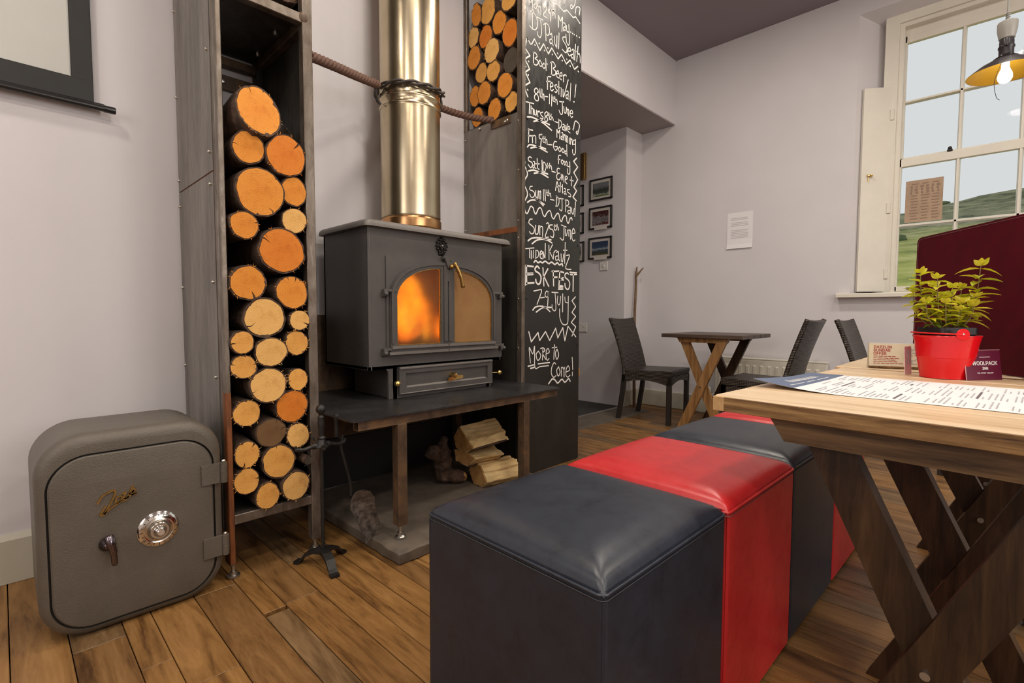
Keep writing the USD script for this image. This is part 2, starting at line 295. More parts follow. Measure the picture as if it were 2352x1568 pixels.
# wicker
mat('wicker', {'tc': ('texture_coordinate', {}), 'mp': ('mapping', {'scale': (1, 1, 1)}), 'w1': ('wave_texture', {'bands_direction': 'z', 'scale': 28.0, 'distortion': 0.4}), 'w2': ('wave_texture', {'bands_direction': 'x', 'scale': 20.0, 'distortion': 0.4}), 'w3': ('wave_texture', {'bands_direction': 'y', 'scale': 20.0, 'distortion': 0.4}),
               'a': ('math', {'math_type': 'add'}), 'm': ('math', {'math_type': 'multiply'}), 'r': ('rgb_ramp', {'ramp': [(0.1, (0.020, 0.015, 0.012)), (0.9, (0.070, 0.055, 0.045))]}), 'b': ('bump', {'strength': 0.9, 'distance': 0.004}), 'p': ('principled_bsdf', {'roughness': 0.38})},
    [('tc.object', 'mp.vector'), ('mp.vector', 'w1.vector'), ('mp.vector', 'w2.vector'), ('mp.vector', 'w3.vector'), ('w2.fac', 'a.value1'), ('w3.fac', 'a.value2'), ('w1.fac', 'm.value1'), ('a.value', 'm.value2'), ('m.value', 'r.fac'), ('r.color', 'p.base_color'), ('m.value', 'b.height'), ('b.normal', 'p.normal')])
plain('wicker_frame', (0.026, 0.020, 0.017), 0.42, bump=0.4, bscale=150)
# glass and small things
mat('window_glass', {'f': ('fresnel', {'IOR': 1.08}), 't': ('transparent_bsdf', {'color': (0.97, 0.98, 0.98)}), 'g': ('glossy_bsdf', {'color': (1, 1, 1), 'roughness': 0.0}), 'm': ('mix_closure', {})}, [('f.fac', 'm.fac'), ('t.BSDF', 'm.closure1'), ('g.BSDF', 'm.closure2')], surface='m.closure')
mat('stove_glass', {'tc': ('texture_coordinate', {}), 'n': ('noise_texture', {'scale': 7.0, 'detail': 4.0, 'roughness': 0.6}), 'mr': ('map_range', {'from_min': 0.35, 'from_max': 0.7, 'to_min': 0.10, 'to_max': 0.42}), 'g': ('principled_bsdf', {'base_color': (1.0, 0.80, 0.52), 'transmission_weight': 1.0, 'roughness': 0.42, 'ior': 1.2}), 'd': ('principled_bsdf', {'base_color': (0.22, 0.12, 0.045), 'roughness': 0.3}), 'm': ('mix_closure', {})},
    [('tc.object', 'n.vector'), ('n.fac', 'mr.value'), ('mr.result', 'm.fac'), ('g.BSDF', 'm.closure1'), ('d.BSDF', 'm.closure2')], surface='m.closure')
mat('stove_glass_sooty', {'tc': ('texture_coordinate', {}), 'n': ('noise_texture', {'scale': 6.0, 'detail': 4.0, 'roughness': 0.6}), 'mr': ('map_range', {'from_min': 0.35, 'from_max': 0.7, 'to_min': 0.5, 'to_max': 0.78}), 'g': ('principled_bsdf', {'base_color': (1.0, 0.78, 0.48), 'transmission_weight': 1.0, 'roughness': 0.3, 'ior': 1.2}), 'd': ('principled_bsdf', {'base_color': (0.34, 0.20, 0.075), 'roughness': 0.22}), 'm': ('mix_closure', {})},
    [('tc.object', 'n.vector'), ('n.fac', 'mr.value'), ('mr.result', 'm.fac'), ('g.BSDF', 'm.closure1'), ('d.BSDF', 'm.closure2')], surface='m.closure')
mat('flame', {'tc': ('texture_coordinate', {}), 'mp': ('mapping', {'scale': (9, 9, 4)}), 'n': ('noise_texture', {'scale': 1.0, 'detail': 3.0, 'distortion': 0.8}), 'r': ('rgb_ramp', {'ramp': [(0.30, (0.80, 0.13, 0.008)), (0.5, (1.0, 0.25, 0.012)), (0.70, (1.0, 0.42, 0.03))]}), 'e': ('emission', {'strength': 1.9})},
    [('tc.object', 'mp.vector'), ('mp.vector', 'n.vector'), ('n.fac', 'r.fac'), ('r.color', 'e.color')], surface='e.emission')
mat('ember', {'tc': ('texture_coordinate', {}), 'n': ('noise_texture', {'scale': 45.0, 'detail': 3.0}), 'r': ('rgb_ramp', {'ramp': [(0.48, (0.01, 0.006, 0.004)), (0.62, (0.55, 0.06, 0.004)), (0.75, (1.0, 0.28, 0.03))]}), 'e': ('emission', {'strength': 1.1})},
    [('tc.object', 'n.vector'), ('n.fac', 'r.fac'), ('r.color', 'e.color')], surface='e.emission')
plain('fire_brick', (0.42, 0.24, 0.12), 0.9, bump=0.3, bscale=60, vary=0.25, vscale=20)
plain('charred_wood', (0.03, 0.022, 0.017), 0.9, bump=0.9, bscale=50, vary=0.5, vscale=30)
plain('chalk', (0.80, 0.78, 0.74), 0.9, vary=0.14, vscale=140)
plain('paper_white', (0.74, 0.73, 0.74), 0.6)
plain('paper_note', (0.80, 0.77, 0.78), 0.7)
plain('print_grey', (0.58, 0.56, 0.57), 0.7)
plain('print_dark', (0.13, 0.11, 0.13), 0.6)
plain('print_mid', (0.42, 0.41, 0.44), 0.6)
plain('print_red', (0.42, 0.06, 0.05), 0.6)
plain('header_blue', (0.075, 0.115, 0.21), 0.4)
plain('card_cream', (0.76, 0.68, 0.50), 0.6)
plain('card_pink', (0.80, 0.58, 0.62), 0.4)
plain('card_burgundy', (0.115, 0.008, 0.034), 0.4)
plain('card_edge', (0.62, 0.40, 0.42), 0.5)
plain('kraft_paper', (0.40, 0.28, 0.19), 0.7, vary=0.12, vscale=12)
plain('kraft_print', (0.26, 0.17, 0.12), 0.7)
plain('bucket_red', (0.72, 0.006, 0.012), 0.22)
plain('pot_black', (0.015, 0.015, 0.015), 0.35)
plain('soil', (0.03, 0.02, 0.014), 0.95, bump=1.0, bscale=120, vary=0.5, vscale=60)
plain('plant_stem', (0.22, 0.17, 0.07), 0.6)
for i, c in enumerate(((0.58, 0.56, 0.022), (0.44, 0.48, 0.025), (0.22, 0.32, 0.03), (0.62, 0.54, 0.04))):
    mat(f'leaf_{i}', {'p': ('principled_bsdf', {'base_color': c, 'roughness': 0.45}), 't': ('translucent_bsdf', {'color': tuple(np.array(c) * 1.1)}), 'm': ('mix_closure', {'fac': 0.35})}, [('p.BSDF', 'm.closure1'), ('t.BSDF', 'm.closure2')], surface='m.closure')
plain('lamp_enamel_black', (0.02, 0.016, 0.02), 0.3)
plain('lamp_enamel_yellow', (0.70, 0.40, 0.035), 0.4)
plain('lamp_porcelain', (0.32, 0.31, 0.28), 0.35)
mat('lamp_bulb', {'e': ('emission', {'color': (1.0, 0.95, 0.86), 'strength': 6.0})}, [], surface='e.emission')
plain('picture_mount', (0.60, 0.56, 0.52), 0.7)
plain('brown_panel', (0.10, 0.05, 0.02), 0.5, vary=0.2)
def photo_print(name, ramp, scale=(9, 9, 14), axis='z', z0=0.0, h=0.14, mixf=0.55):
    mat(name, {'tc': ('texture_coordinate', {}), 'mp': ('mapping', {'scale': scale}), 'n': ('noise_texture', {'scale': 2.2, 'detail': 6.0, 'roughness': 0.65}), 'sx': ('separate_xyz', {}), 'mr': ('map_range', {'from_min': z0, 'from_max': z0 + h, 'to_min': 0.0, 'to_max': 1.0}), 'ad': ('math', {'math_type': 'multiply_add', 'value2': mixf}), 'sb': ('math', {'math_type': 'subtract', 'value2': mixf / 2}),
               'r': ('rgb_ramp', {'ramp': ramp}), 'p': ('principled_bsdf', {'roughness': 0.3})},
        [('tc.object', 'mp.vector'), ('mp.vector', 'n.vector'), ('tc.object', 'sx.vector'), ('sx.z', 'mr.value'), ('n.fac', 'ad.value1'), ('mr.result', 'ad.value3'), ('ad.value', 'sb.value1'), ('sb.value', 'r.fac'), ('r.color', 'p.base_color')])
photo_print('print_valley', [(0.0, (0.05, 0.10, 0.012)), (0.3, (0.09, 0.15, 0.02)), (0.42, (0.35, 0.38, 0.36)), (0.5, (0.05, 0.07, 0.05)), (0.75, (0.03, 0.035, 0.035)), (1.0, (0.16, 0.17, 0.18))])
photo_print('print_sheep', [(0.0, (0.16, 0.02, 0.02)), (0.35, (0.05, 0.012, 0.012)), (0.5, (0.30, 0.28, 0.28)), (0.6, (0.06, 0.05, 0.05)), (0.8, (0.22, 0.21, 0.21)), (1.0, (0.05, 0.01, 0.01))], (22, 22, 22), mixf=1.4)
photo_print('print_moor', [(0.0, (0.03, 0.03, 0.012)), (0.28, (0.10, 0.09, 0.02)), (0.4, (0.03, 0.04, 0.025)), (0.6, (0.03, 0.05, 0.08)), (0.72, (0.30, 0.34, 0.38)), (0.85, (0.03, 0.06, 0.12)), (1.0, (0.02, 0.04, 0.09))])
# the hillside outside
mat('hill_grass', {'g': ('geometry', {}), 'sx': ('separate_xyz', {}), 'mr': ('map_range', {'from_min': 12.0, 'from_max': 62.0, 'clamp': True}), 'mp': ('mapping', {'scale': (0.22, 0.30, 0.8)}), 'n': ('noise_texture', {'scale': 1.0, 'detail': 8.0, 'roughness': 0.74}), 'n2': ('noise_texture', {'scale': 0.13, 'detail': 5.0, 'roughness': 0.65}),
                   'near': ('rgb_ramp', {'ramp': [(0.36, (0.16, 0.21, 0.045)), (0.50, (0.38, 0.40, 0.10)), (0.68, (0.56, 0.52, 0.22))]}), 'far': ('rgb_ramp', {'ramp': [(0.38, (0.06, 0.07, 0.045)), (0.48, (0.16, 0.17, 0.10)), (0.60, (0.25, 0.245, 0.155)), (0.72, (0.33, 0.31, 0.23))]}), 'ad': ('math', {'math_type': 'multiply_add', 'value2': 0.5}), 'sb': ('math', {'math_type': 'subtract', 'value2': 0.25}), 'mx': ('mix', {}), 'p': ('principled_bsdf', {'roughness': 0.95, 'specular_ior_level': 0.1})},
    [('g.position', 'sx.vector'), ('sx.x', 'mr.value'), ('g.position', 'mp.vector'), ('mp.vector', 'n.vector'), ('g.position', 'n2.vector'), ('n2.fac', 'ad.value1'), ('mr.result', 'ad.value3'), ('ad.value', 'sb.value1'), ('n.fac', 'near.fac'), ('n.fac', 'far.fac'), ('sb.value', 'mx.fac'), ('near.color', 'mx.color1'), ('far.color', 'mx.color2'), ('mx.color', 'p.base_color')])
plain('shrub_leaf', (0.07, 0.10, 0.035), 0.9, vary=0.5, vscale=3)
# ---------------------------------------------------------------- the room
WY, XB, ZC = 2.43, 4.68, 3.385           # stove wall, window wall, ceiling
XP, YS, ZS, YF = 4.38, 2.71, 2.786, 2.355 # picture wall, recess return, soffit, bulkhead face
XW, YB = -2.4, -2.75
fl = thing('floor', kind='structure')
part(fl, 'subfloor', cbox(XW, XP + 0.02, YB, 4.2, -0.08, -0.02), 'gap_dark'); part(fl, 'subfloor', cbox(XP, XB + 0.3, YB, YS, -0.08, -0.02), 'gap_dark')
rng = np.random.default_rng(11)
edges, x = [0.106, 0.225, 0.297, 0.415, 0.54, 0.61, 0.72, 0.80, 0.895], 0.895
while x < XB: x += rng.choice([0.085, 0.11, 0.13]); edges.append(min(x, XB))
x = 0.106
while x > -0.75: x -= rng.choice([0.075, 0.12, 0.13]); edges.insert(0, x)
for a, b in zip(edges[:-1], edges[1:]):
    y, top, first = -1.5 + rng.uniform(-0.6, 0), (2.72 if b < 4.36 else YS) if a > 2.6 else 2.43, True
    lo = -1.5 if a > 0.9 else 0.55
    while y < top - 0.02:
        L = rng.uniform(1.0, 1.9); y2 = min(y + L, top)
        if abs(a - 0.54) < 0.001 and y < 1.6 < y2: y2 = 1.603                  # butt joints that the photo shows
        if abs(a - 0.297) < 0.001 and y < 1.41 < y2: y2 = 1.412
        if y2 > lo and y2 - y > 0.05:
            dz = rng.uniform(-0.0012, 0.0)
            part(fl, 'plank', cbox(a + 0.0012, b - 0.0012, max(y, lo) + 0.001, y2 - 0.001, -0.02, dz, 0.0015), f'floor_oak_{rng.integers(0, 4)}')
        y = y2
part(fl, 'subfloor', cbox(XW, -0.70, YB, 2.43, -0.02, -0.001), 'floor_oak_1'); part(fl, 'subfloor', cbox(-0.75, 4.68, YB, -1.51, -0.02, -0.002), 'floor_oak_1'); part(fl, 'subfloor', cbox(-0.75, 0.9, -1.51, 0.55, -0.02, -0.002), 'floor_oak_1')
def struct(name, mesh, mtl, smooth=False): p = part(None, name, mesh, mtl, smooth, kind='structure'); return p
struct('wall_north', [cbox(XW, 2.62, WY, WY + 0.2, 0, ZC), cbox(2.50, XB, YF, WY + 0.15, ZS, ZC), cbox(2.42, 2.62, WY, 4.2, 0, ZS)], 'wall_paint')
struct('wall_recess', [cbox(XP, XB + 0.3, YS, 4.2, 0, ZS), cbox(2.42, XP, 4.0, 4.2, 0, ZS)], 'wall_paint')
struct('wall_west', cbox(XW - 0.2, XW, YB, WY, 0, ZC), 'wall_paint')
struct('wall_south', cbox(XW - 0.2, XB + 0.3, YB - 0.2, YB, 0, ZC), 'wall_paint')
# window wall with a splayed opening: on the room side y -1.45..0.865, at the frame y -1.25..0.655
WZ0, WZ1, WYA, WYB = 1.10, 3.13, -1.45, 0.866
out = man(cbox(XB, XB + 0.32, YB, YS, 0, ZC)) - man(hull([(XB - 0.01, WYB + 0.006, WZ0), (XB - 0.01, WYA - 0.006, WZ0), (XB - 0.01, WYB + 0.006, WZ1 + 0.09), (XB - 0.01, WYA - 0.006, WZ1 + 0.09), (XB + 0.4, 0.60, WZ0), (XB + 0.4, -1.20, WZ0), (XB + 0.4, 0.60, WZ1 - 0.04), (XB + 0.4, -1.20, WZ1 - 0.04)]))
struct('wall_east', out, 'wall_paint')
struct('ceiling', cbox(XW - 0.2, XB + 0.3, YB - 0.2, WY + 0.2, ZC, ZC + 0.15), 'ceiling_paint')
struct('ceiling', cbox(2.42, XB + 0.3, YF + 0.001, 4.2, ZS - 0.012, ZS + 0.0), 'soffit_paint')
struct('baseboard_north', hull([(XW, WY, 0), (XW, WY - 0.018, 0), (XW, WY - 0.018, 0.15), (XW, WY - 0.006, 0.168), (XW, WY, 0.168), (0.53, WY, 0), (0.53, WY - 0.018, 0), (0.53, WY - 0.018, 0.15), (0.53, WY - 0.006, 0.168), (0.53, WY, 0.168)]), 'skirting_paint')
struct('baseboard_east', [cbox(XB - 0.018, XB, -2.7, YS, 0.0, 0.16, 0.004), cbox(XP, XB, YS - 0.016, YS, 0, 0.16, 0.004)], 'skirting_paint')
cp = struct('trim_1', cbox(2.62, 4.37, 2.73, 4.0, -0.019, 0.004), 'carpet')
struct('trim_2', cbox(2.60, 4.38, 2.70, 2.735, -0.02, 0.007, 0.003), 'bolt_steel')
struct('trim_3', cbox(2.60, 4.38, 2.40, 2.70, -0.019, 0.003, 0.002), 'stone')
# ------------------------------------------------ sash window
G = 4.88
w = thing('window_1', kind='structure')
Y0, Y1 = 0.655, -1.255
ring = lambda y0, y1, z0, z1, t, x0, x1: yzp(sbox(y1, z0, y0, z1).difference(sbox(y1 + t, z0 + t * 0.3, y0 - t, z1 - t)), x0, x1)
fr = [ring(Y0 + 0.05, Y1 - 0.05, WZ0 - 0.02, WZ1 + 0.06, 0.105, G - 0.06, G + 0.06), ring(Y0 + 0.06, Y1 - 0.06, WZ0 - 0.02, WZ1 + 0.07, 0.085, G - 0.078, G - 0.0605), cbox(G + 0.0005, G + 0.058, Y1, Y0, 3.03, 3.12)]
part(w, 'window_frame', join(*fr), 'cream_paint')
ycols = [0.590, 0.268, -0.050, -0.368, -0.686, -1.004, -1.2]
def sash(zb, zt, zm, xg, bot, top, name):
    s = part(w, name, join(cbox(xg - 0.02, xg + 0.02, Y0 - 0.065, Y0 - 0.055 + 0.02, zb - bot, zt + top, 0.003), cbox(xg - 0.02, xg + 0.02, Y1 + 0.035, Y1 + 0.065, zb - bot, zt + top, 0.003),
             cbox(xg - 0.02, xg + 0.02, Y1 + 0.04, Y0 - 0.04, zb - bot, zb, 0.003), cbox(xg - 0.02, xg + 0.02, Y1 + 0.04, Y0 - 0.04, zt, zt + top, 0.003)), 'cream_paint')
    for yb in ycols[1:-1]: part(w, 'glazing_bar', hull([(xg - 0.018, yb - 0.006, zb), (xg - 0.018, yb + 0.006, zb), (xg + 0.015, yb - 0.014, zb), (xg + 0.015, yb + 0.014, zb), (xg - 0.018, yb - 0.006, zt), (xg - 0.018, yb + 0.006, zt), (xg + 0.015, yb - 0.014, zt), (xg + 0.015, yb + 0.014, zt)]), 'cream_paint')
    part(w, 'glazing_bar', hull([(xg - 0.018, Y1 + 0.06, zm - 0.006), (xg - 0.018, Y1 + 0.06, zm + 0.006), (xg + 0.015, Y1 + 0.06, zm - 0.014), (xg + 0.015, Y1 + 0.06, zm + 0.014), (xg - 0.018, Y0 - 0.06, zm - 0.006), (xg - 0.018, Y0 - 0.06, zm + 0.006), (xg + 0.015, Y0 - 0.06, zm - 0.014), (xg + 0.015, Y0 - 0.06, zm + 0.014)]), 'cream_paint')
    for a, b in zip(ycols[:-1], ycols[1:]):
        for z0, z1 in ((zb, zm), (zm, zt)): part(w, 'pane', cbox(xg + 0.004, xg + 0.007, b, a, z0, z1), 'window_glass')
sash(2.13, 2.985, 2.548, G + 0.02, 0.05, 0.05, 'upper_sash')
sash(1.150, 2.052, 1.613, G - 0.022, 0.035, 0.06, 'lower_sash')
part(w, 'window_catch', join(cbox(G - 0.05, G - 0.01, 0.30, 0.33, 2.113, 2.128, 0.003), ball((G - 0.04, 0.315, 2.135), 0.012)), 'iron_black')
part(w, 'sash_lift', cbox(G - 0.052, G - 0.042, 0.46, 0.53, 1.128, 1.142, 0.003), 'iron_black')
struct('trim_4', hull([(XB - 0.075, WYB + 0.075, 1.068), (XB - 0.075, WYB + 0.075, 1.092), (XB - 0.065, WYB + 0.08, 1.10), (XB + 0.2, WYB + 0.08, 1.10), (XB - 0.075, WYA - 0.075, 1.068), (XB - 0.075, WYA - 0.075, 1.092), (XB - 0.065, WYA - 0.08, 1.10), (XB + 0.2, WYA - 0.08, 1.10), (XB + 0.2, WYB + 0.08, 1.068), (XB + 0.2, WYA - 0.08, 1.068)]), 'cream_paint')
# folded shutter leaf beside the window
sh = thing('window_shutter', 'cream painted wooden shutter leaf folded open on the left of the sash window', 'shutter')
a, b = np.array([XB + 0.025, 0.826]), np.array([G - 0.065, 0.665]); d = (b - a) / np.linalg.norm(b - a); n_ = np.array([d[1], -d[0]]) * 0.013
part(sh, 'shutter_leaf', hull([(*(q + s * n_), z) for q in (a, b) for s in (-1, 1) for z in (1.112, 2.66)]), 'cream_paint')
for z in (1.25, 1.75, 2.45): part(sh, 'hinge', cbox(G - 0.088, G - 0.0785, 0.642, 0.668, z - 0.04, z + 0.04, 0.003), 'cream_paint')
kp = a + d * 0.03 - np.array([d[1], -d[0]]) * -0.014
part(sh, 'knob', join(lathe([(0, 0.03), (0.010, 0.028), (0.012, 0.02), (0.006, 0.012), (0.006, 0), (0.013, -0.001), (0, -0.001)], 16, 'y', (kp[0] + 0.004, kp[1] - 0.016, 2.0)), cbox(kp[0] + 0.002, kp[0] + 0.007, kp[1] - 0.02, kp[1] - 0.016, 1.955, 1.99)), 'brass')
# ------------------------------------------------ the hillside outside
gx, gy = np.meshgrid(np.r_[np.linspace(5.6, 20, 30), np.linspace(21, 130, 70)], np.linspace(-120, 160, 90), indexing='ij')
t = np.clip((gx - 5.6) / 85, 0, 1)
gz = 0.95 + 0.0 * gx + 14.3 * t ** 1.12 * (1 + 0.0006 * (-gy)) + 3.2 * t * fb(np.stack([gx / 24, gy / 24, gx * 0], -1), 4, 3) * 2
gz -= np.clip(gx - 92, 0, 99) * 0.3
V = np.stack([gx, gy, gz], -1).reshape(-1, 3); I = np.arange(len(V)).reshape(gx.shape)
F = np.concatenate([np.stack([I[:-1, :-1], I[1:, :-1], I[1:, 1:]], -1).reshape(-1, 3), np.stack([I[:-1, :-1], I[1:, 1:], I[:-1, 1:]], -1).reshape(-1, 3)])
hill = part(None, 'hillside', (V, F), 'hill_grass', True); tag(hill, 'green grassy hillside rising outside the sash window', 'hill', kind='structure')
rs = np.random.default_rng(5); sm = []
for k in range(150):
    i, j = rs.integers(34, 96), rs.integers(20, 72); p = np.array([gx[i, j], gy[i, j], gz[i, j]]) + np.r_[rs.uniform(-1, 1, 2), 0.1]
    s = trimesh.creation.icosphere(1, 1.0); s.vertices *= 1 + 0.5 * (rs.random((len(s.vertices), 1)) - 0.5); s.vertices *= np.array([1.3, rs.uniform(1.2, 2.6), 0.62]) * rs.uniform(0.4, 0.95); s.apply_translation(p); sm.append(s)
sc = part(None, 'hillside_scrub', join(*sm), 'shrub_leaf', True); tag(sc, 'dark scrub bushes scattered over the green hillside outside', 'shrubs', kind='stuff')
# ------------------------------------------------ small fittings of the walls
def plate(name, x, y0, y1, z0, z1): return cbox(x - 0.011, x, y0, y1, z0, z1, 0.003)
sw = thing('light_switch', 'square white light switch on the wall below the lowest landscape picture', 'light switch')
part(sw, 'switch_plate', plate('', XP, 2.907, 3.000, 1.386, 1.476), 'white_plastic'); part(sw, 'rocker', cbox(XP - 0.017, XP - 0.010, 2.94, 2.965, 1.415, 1.447, 0.002), 'white_plastic')
so = thing('wall_socket', 'white double wall socket half hidden by the chalkboard column edge', 'socket')
part(so, 'socket_plate', plate('', XP, 3.158, 3.31, 0.745, 0.838), 'white_plastic'); part(so, 'rocker', cbox(XP - 0.016, XP - 0.010, 3.19, 3.21, 0.80, 0.825, 0.002), 'white_plastic')
# the recess pictures
def picture(label, y0, y1, z0, z1, prn, cap):
    p = thing('framed_picture', label, 'picture', loc=(XP, (y0 + y1) / 2, z0)); W, H = (y1 - y0) / 2, z1 - z0
    part(p, 'picture_frame', join(cbox(-0.022, -0.002, -W, W, 0, 0.016, 0.003), cbox(-0.022, -0.002, -W, W, H - 0.016, H, 0.003), cbox(-0.022, -0.002, -W, -W + 0.016, 0, H, 0.003), cbox(-0.022, -0.002, W - 0.016, W, 0, H, 0.003)), 'mat_black')
    part(p, 'mount', cbox(-0.012, -0.002, -W + 0.014, W - 0.014, 0.014, H - 0.014), 'picture_mount')
    part(p, 'print', cbox(-0.0145, -0.0125, -W + 0.042, W - 0.042, 0.04, H - 0.045), prn)
    if cap: part(p, 'caption_slip', cbox(-0.026, -0.0235, -W + 0.05, W - 0.075, -0.012, 0.02), 'picture_mount')
picture('landscape picture of a green valley in black frame, top of the right column', 2.858, 3.134, 2.107, 2.328, 'print_valley', False)
picture('picture of two grey sheep on red ground in black frame, middle of the right column', 2.858, 3.137, 1.815, 2.04, 'print_sheep', True)
picture('landscape picture of moor under blue clouds in black frame, above the light switch', 2.858, 3.140, 1.508, 1.73, 'print_moor', True)
picture('topmost black framed picture of the left column, mostly hidden behind the chalkboard', 3.214, 3.49, 2.08, 2.30, 'print_moor', False)
picture('middle black framed picture of the left column, mostly hidden behind the chalkboard', 3.210, 3.49, 1.79, 2.01, 'print_valley', False)
picture('lowest black framed picture of the left column, mostly hidden behind the chalkboard', 3.200, 3.48, 1.492, 1.706, 'print_valley', True)
bp = thing('wooden_plaque', 'dark brown wooden panel on the recess wall above the left picture column', 'wall panel')
part(bp, 'panel', cbox(XP - 0.03, XP, 3.19, 3.45, 2.353, 2.623, 0.004), 'brown_panel'); part(bp, 'panel_edge', cbox(XP - 0.034, XP - 0.001, 3.186, 3.215, 2.35, 2.626, 0.003), 'old_brass')
# paper notice on the window wall, its foot curling away
nt = thing('paper_notice', 'white printed paper notice taped on the pale wall left of the window', 'notice')
k = 9; zz = np.linspace(1.528, 1.85, k); xx = XB - 0.0016 - 0.012 * np.clip((1.60 - zz) / 0.07, 0, 1) ** 2
V = [(x - o, y, z) for o in (0, 0.0006) for x, z in zip(xx, zz) for y in (1.602, 1.825)]
F = [q for i in range(k - 1) for q in ([2 * i, 2 * i + 2, 2 * i + 3], [2 * i, 2 * i + 3, 2 * i + 1])]; F = F + [[a + 2 * k, c + 2 * k, b + 2 * k] for a, b, c in F]
part(nt, 'sheet', trimesh.Trimesh(V, F, process=False), 'paper_note'); tx = []
for i in range(14):
    z = 1.80 - i * 0.0135
    if i not in (2, 6, 7): tx.append(cbox(XB - 0.0034, XB - 0.0026, 1.640 + rng.uniform(0, 0.03) * (i % 3 == 0), 1.790, z - 0.003, z + 0.003))
part(nt, 'printing', join(*tx), 'print_grey', kind='stuff')
# poster in the lower left pane
po = thing('window_poster', 'brown paper poster fixed in the lower left pane of the sash window', 'poster')
part(po, 'sheet', cbox(G - 0.026, G - 0.0245, 0.342, 0.560, 1.632, 1.942), 'kraft_paper'); tx = []
for i in range(13):
    z = 1.915 - i * 0.0215; big = i in (1, 2, 3)
    for kx in range(3 if not big else 6):
        a = 0.358 + kx * (0.062 if not big else 0.031); tx.append(cbox(G - 0.0275, G - 0.0262, a + rng.uniform(0, 0.01), a + (0.05 if not big else 0.024) - rng.uniform(0, 0.008), z - (0.008 if big else 0.004), z + (0.008 if big else 0.003)))
part(po, 'printing', join(*tx), 'kraft_print', kind='stuff')
# blind in its dark frame, top left of the picture
bl = thing('roller_blind', 'pale roller blind in a black frame at the left end of the stove wall', 'blind')
part(bl, 'blind_fabric', cbox(-0.75, 0.214, WY - 0.012, WY - 0.008, 1.775, 3.0), 'blind_fabric')
part(bl, 'frame_side', cbox(0.212, 0.272, WY - 0.024, WY - 0.001, 1.69, 3.0, 0.002), 'frame_black'); part(bl, 'frame_bottom', cbox(-0.78, 0.272, WY - 0.025, WY - 0.001, 1.69, 1.776, 0.002), 'frame_black')
part(bl, 'bottom_tube', join(lathe([(0, -0.8), (0.011, -0.8), (0.011, 0.30), (0, 0.30)], 20, 'x', (0, WY - 0.040, 1.682)), lathe([(0, -0.8), (0.006, -0.8), (0.006, 0.30), (0, 0.30)], 12, 'x', (0, WY - 0.030, 1.695))), 'tube_black', 40)
part(bl, 'tube_cap', lathe([(0, 0.298), (0.0125, 0.298), (0.0125, 0.33), (0.011, 0.332), (0, 0.332)], 20, 'x', (0, WY - 0.040, 1.682)), 'tube_black', 40)
# radiator under the window wall's left end
ra = thing('radiator', 'cream panel radiator low on the window wall behind the small table', 'radiator')
part(ra, 'panel', cbox(4.598, 4.64, 0.98, 1.875, 0.14, 0.545, 0.008), 'radiator_enamel')
fl_ = []
for y in np.arange(1.03, 1.85, 0.06): fl_.append(hull([(4.601, y, 0.19), (4.601, y + 0.036, 0.19), (4.589, y + 0.008, 0.205), (4.589, y + 0.028, 0.205), (4.601, y, 0.495), (4.601, y + 0.036, 0.495), (4.589, y + 0.008, 0.482), (4.589, y + 0.028, 0.482)]))
for q in fl_: part(ra, 'flute', q, 'radiator_enamel')
part(ra, 'top_grille', cbox(4.595, 4.66, 0.98, 1.875, 0.540, 0.553, 0.003), 'radiator_enamel')
part(ra, 'valve', join(tube([(4.62, 1.90, 0.19), (4.62, 1.935, 0.19), (4.62, 1.935, -0.005)], 0.011), lathe([(0, 0), (0.020, 0), (0.022, 0.05), (0.017, 0.06), (0, 0.06)], 16, 'z', (4.62, 1.935, 0.20)), cbox(4.60, 4.64, 1.87, 1.90, 0.175, 0.205, 0.004)), 'white_plastic', 40)
for y in (1.1, 1.75): part(ra, 'bracket', cbox(4.63, XB - 0.001, y, y + 0.03, 0.3, 0.5), 'radiator_enamel')
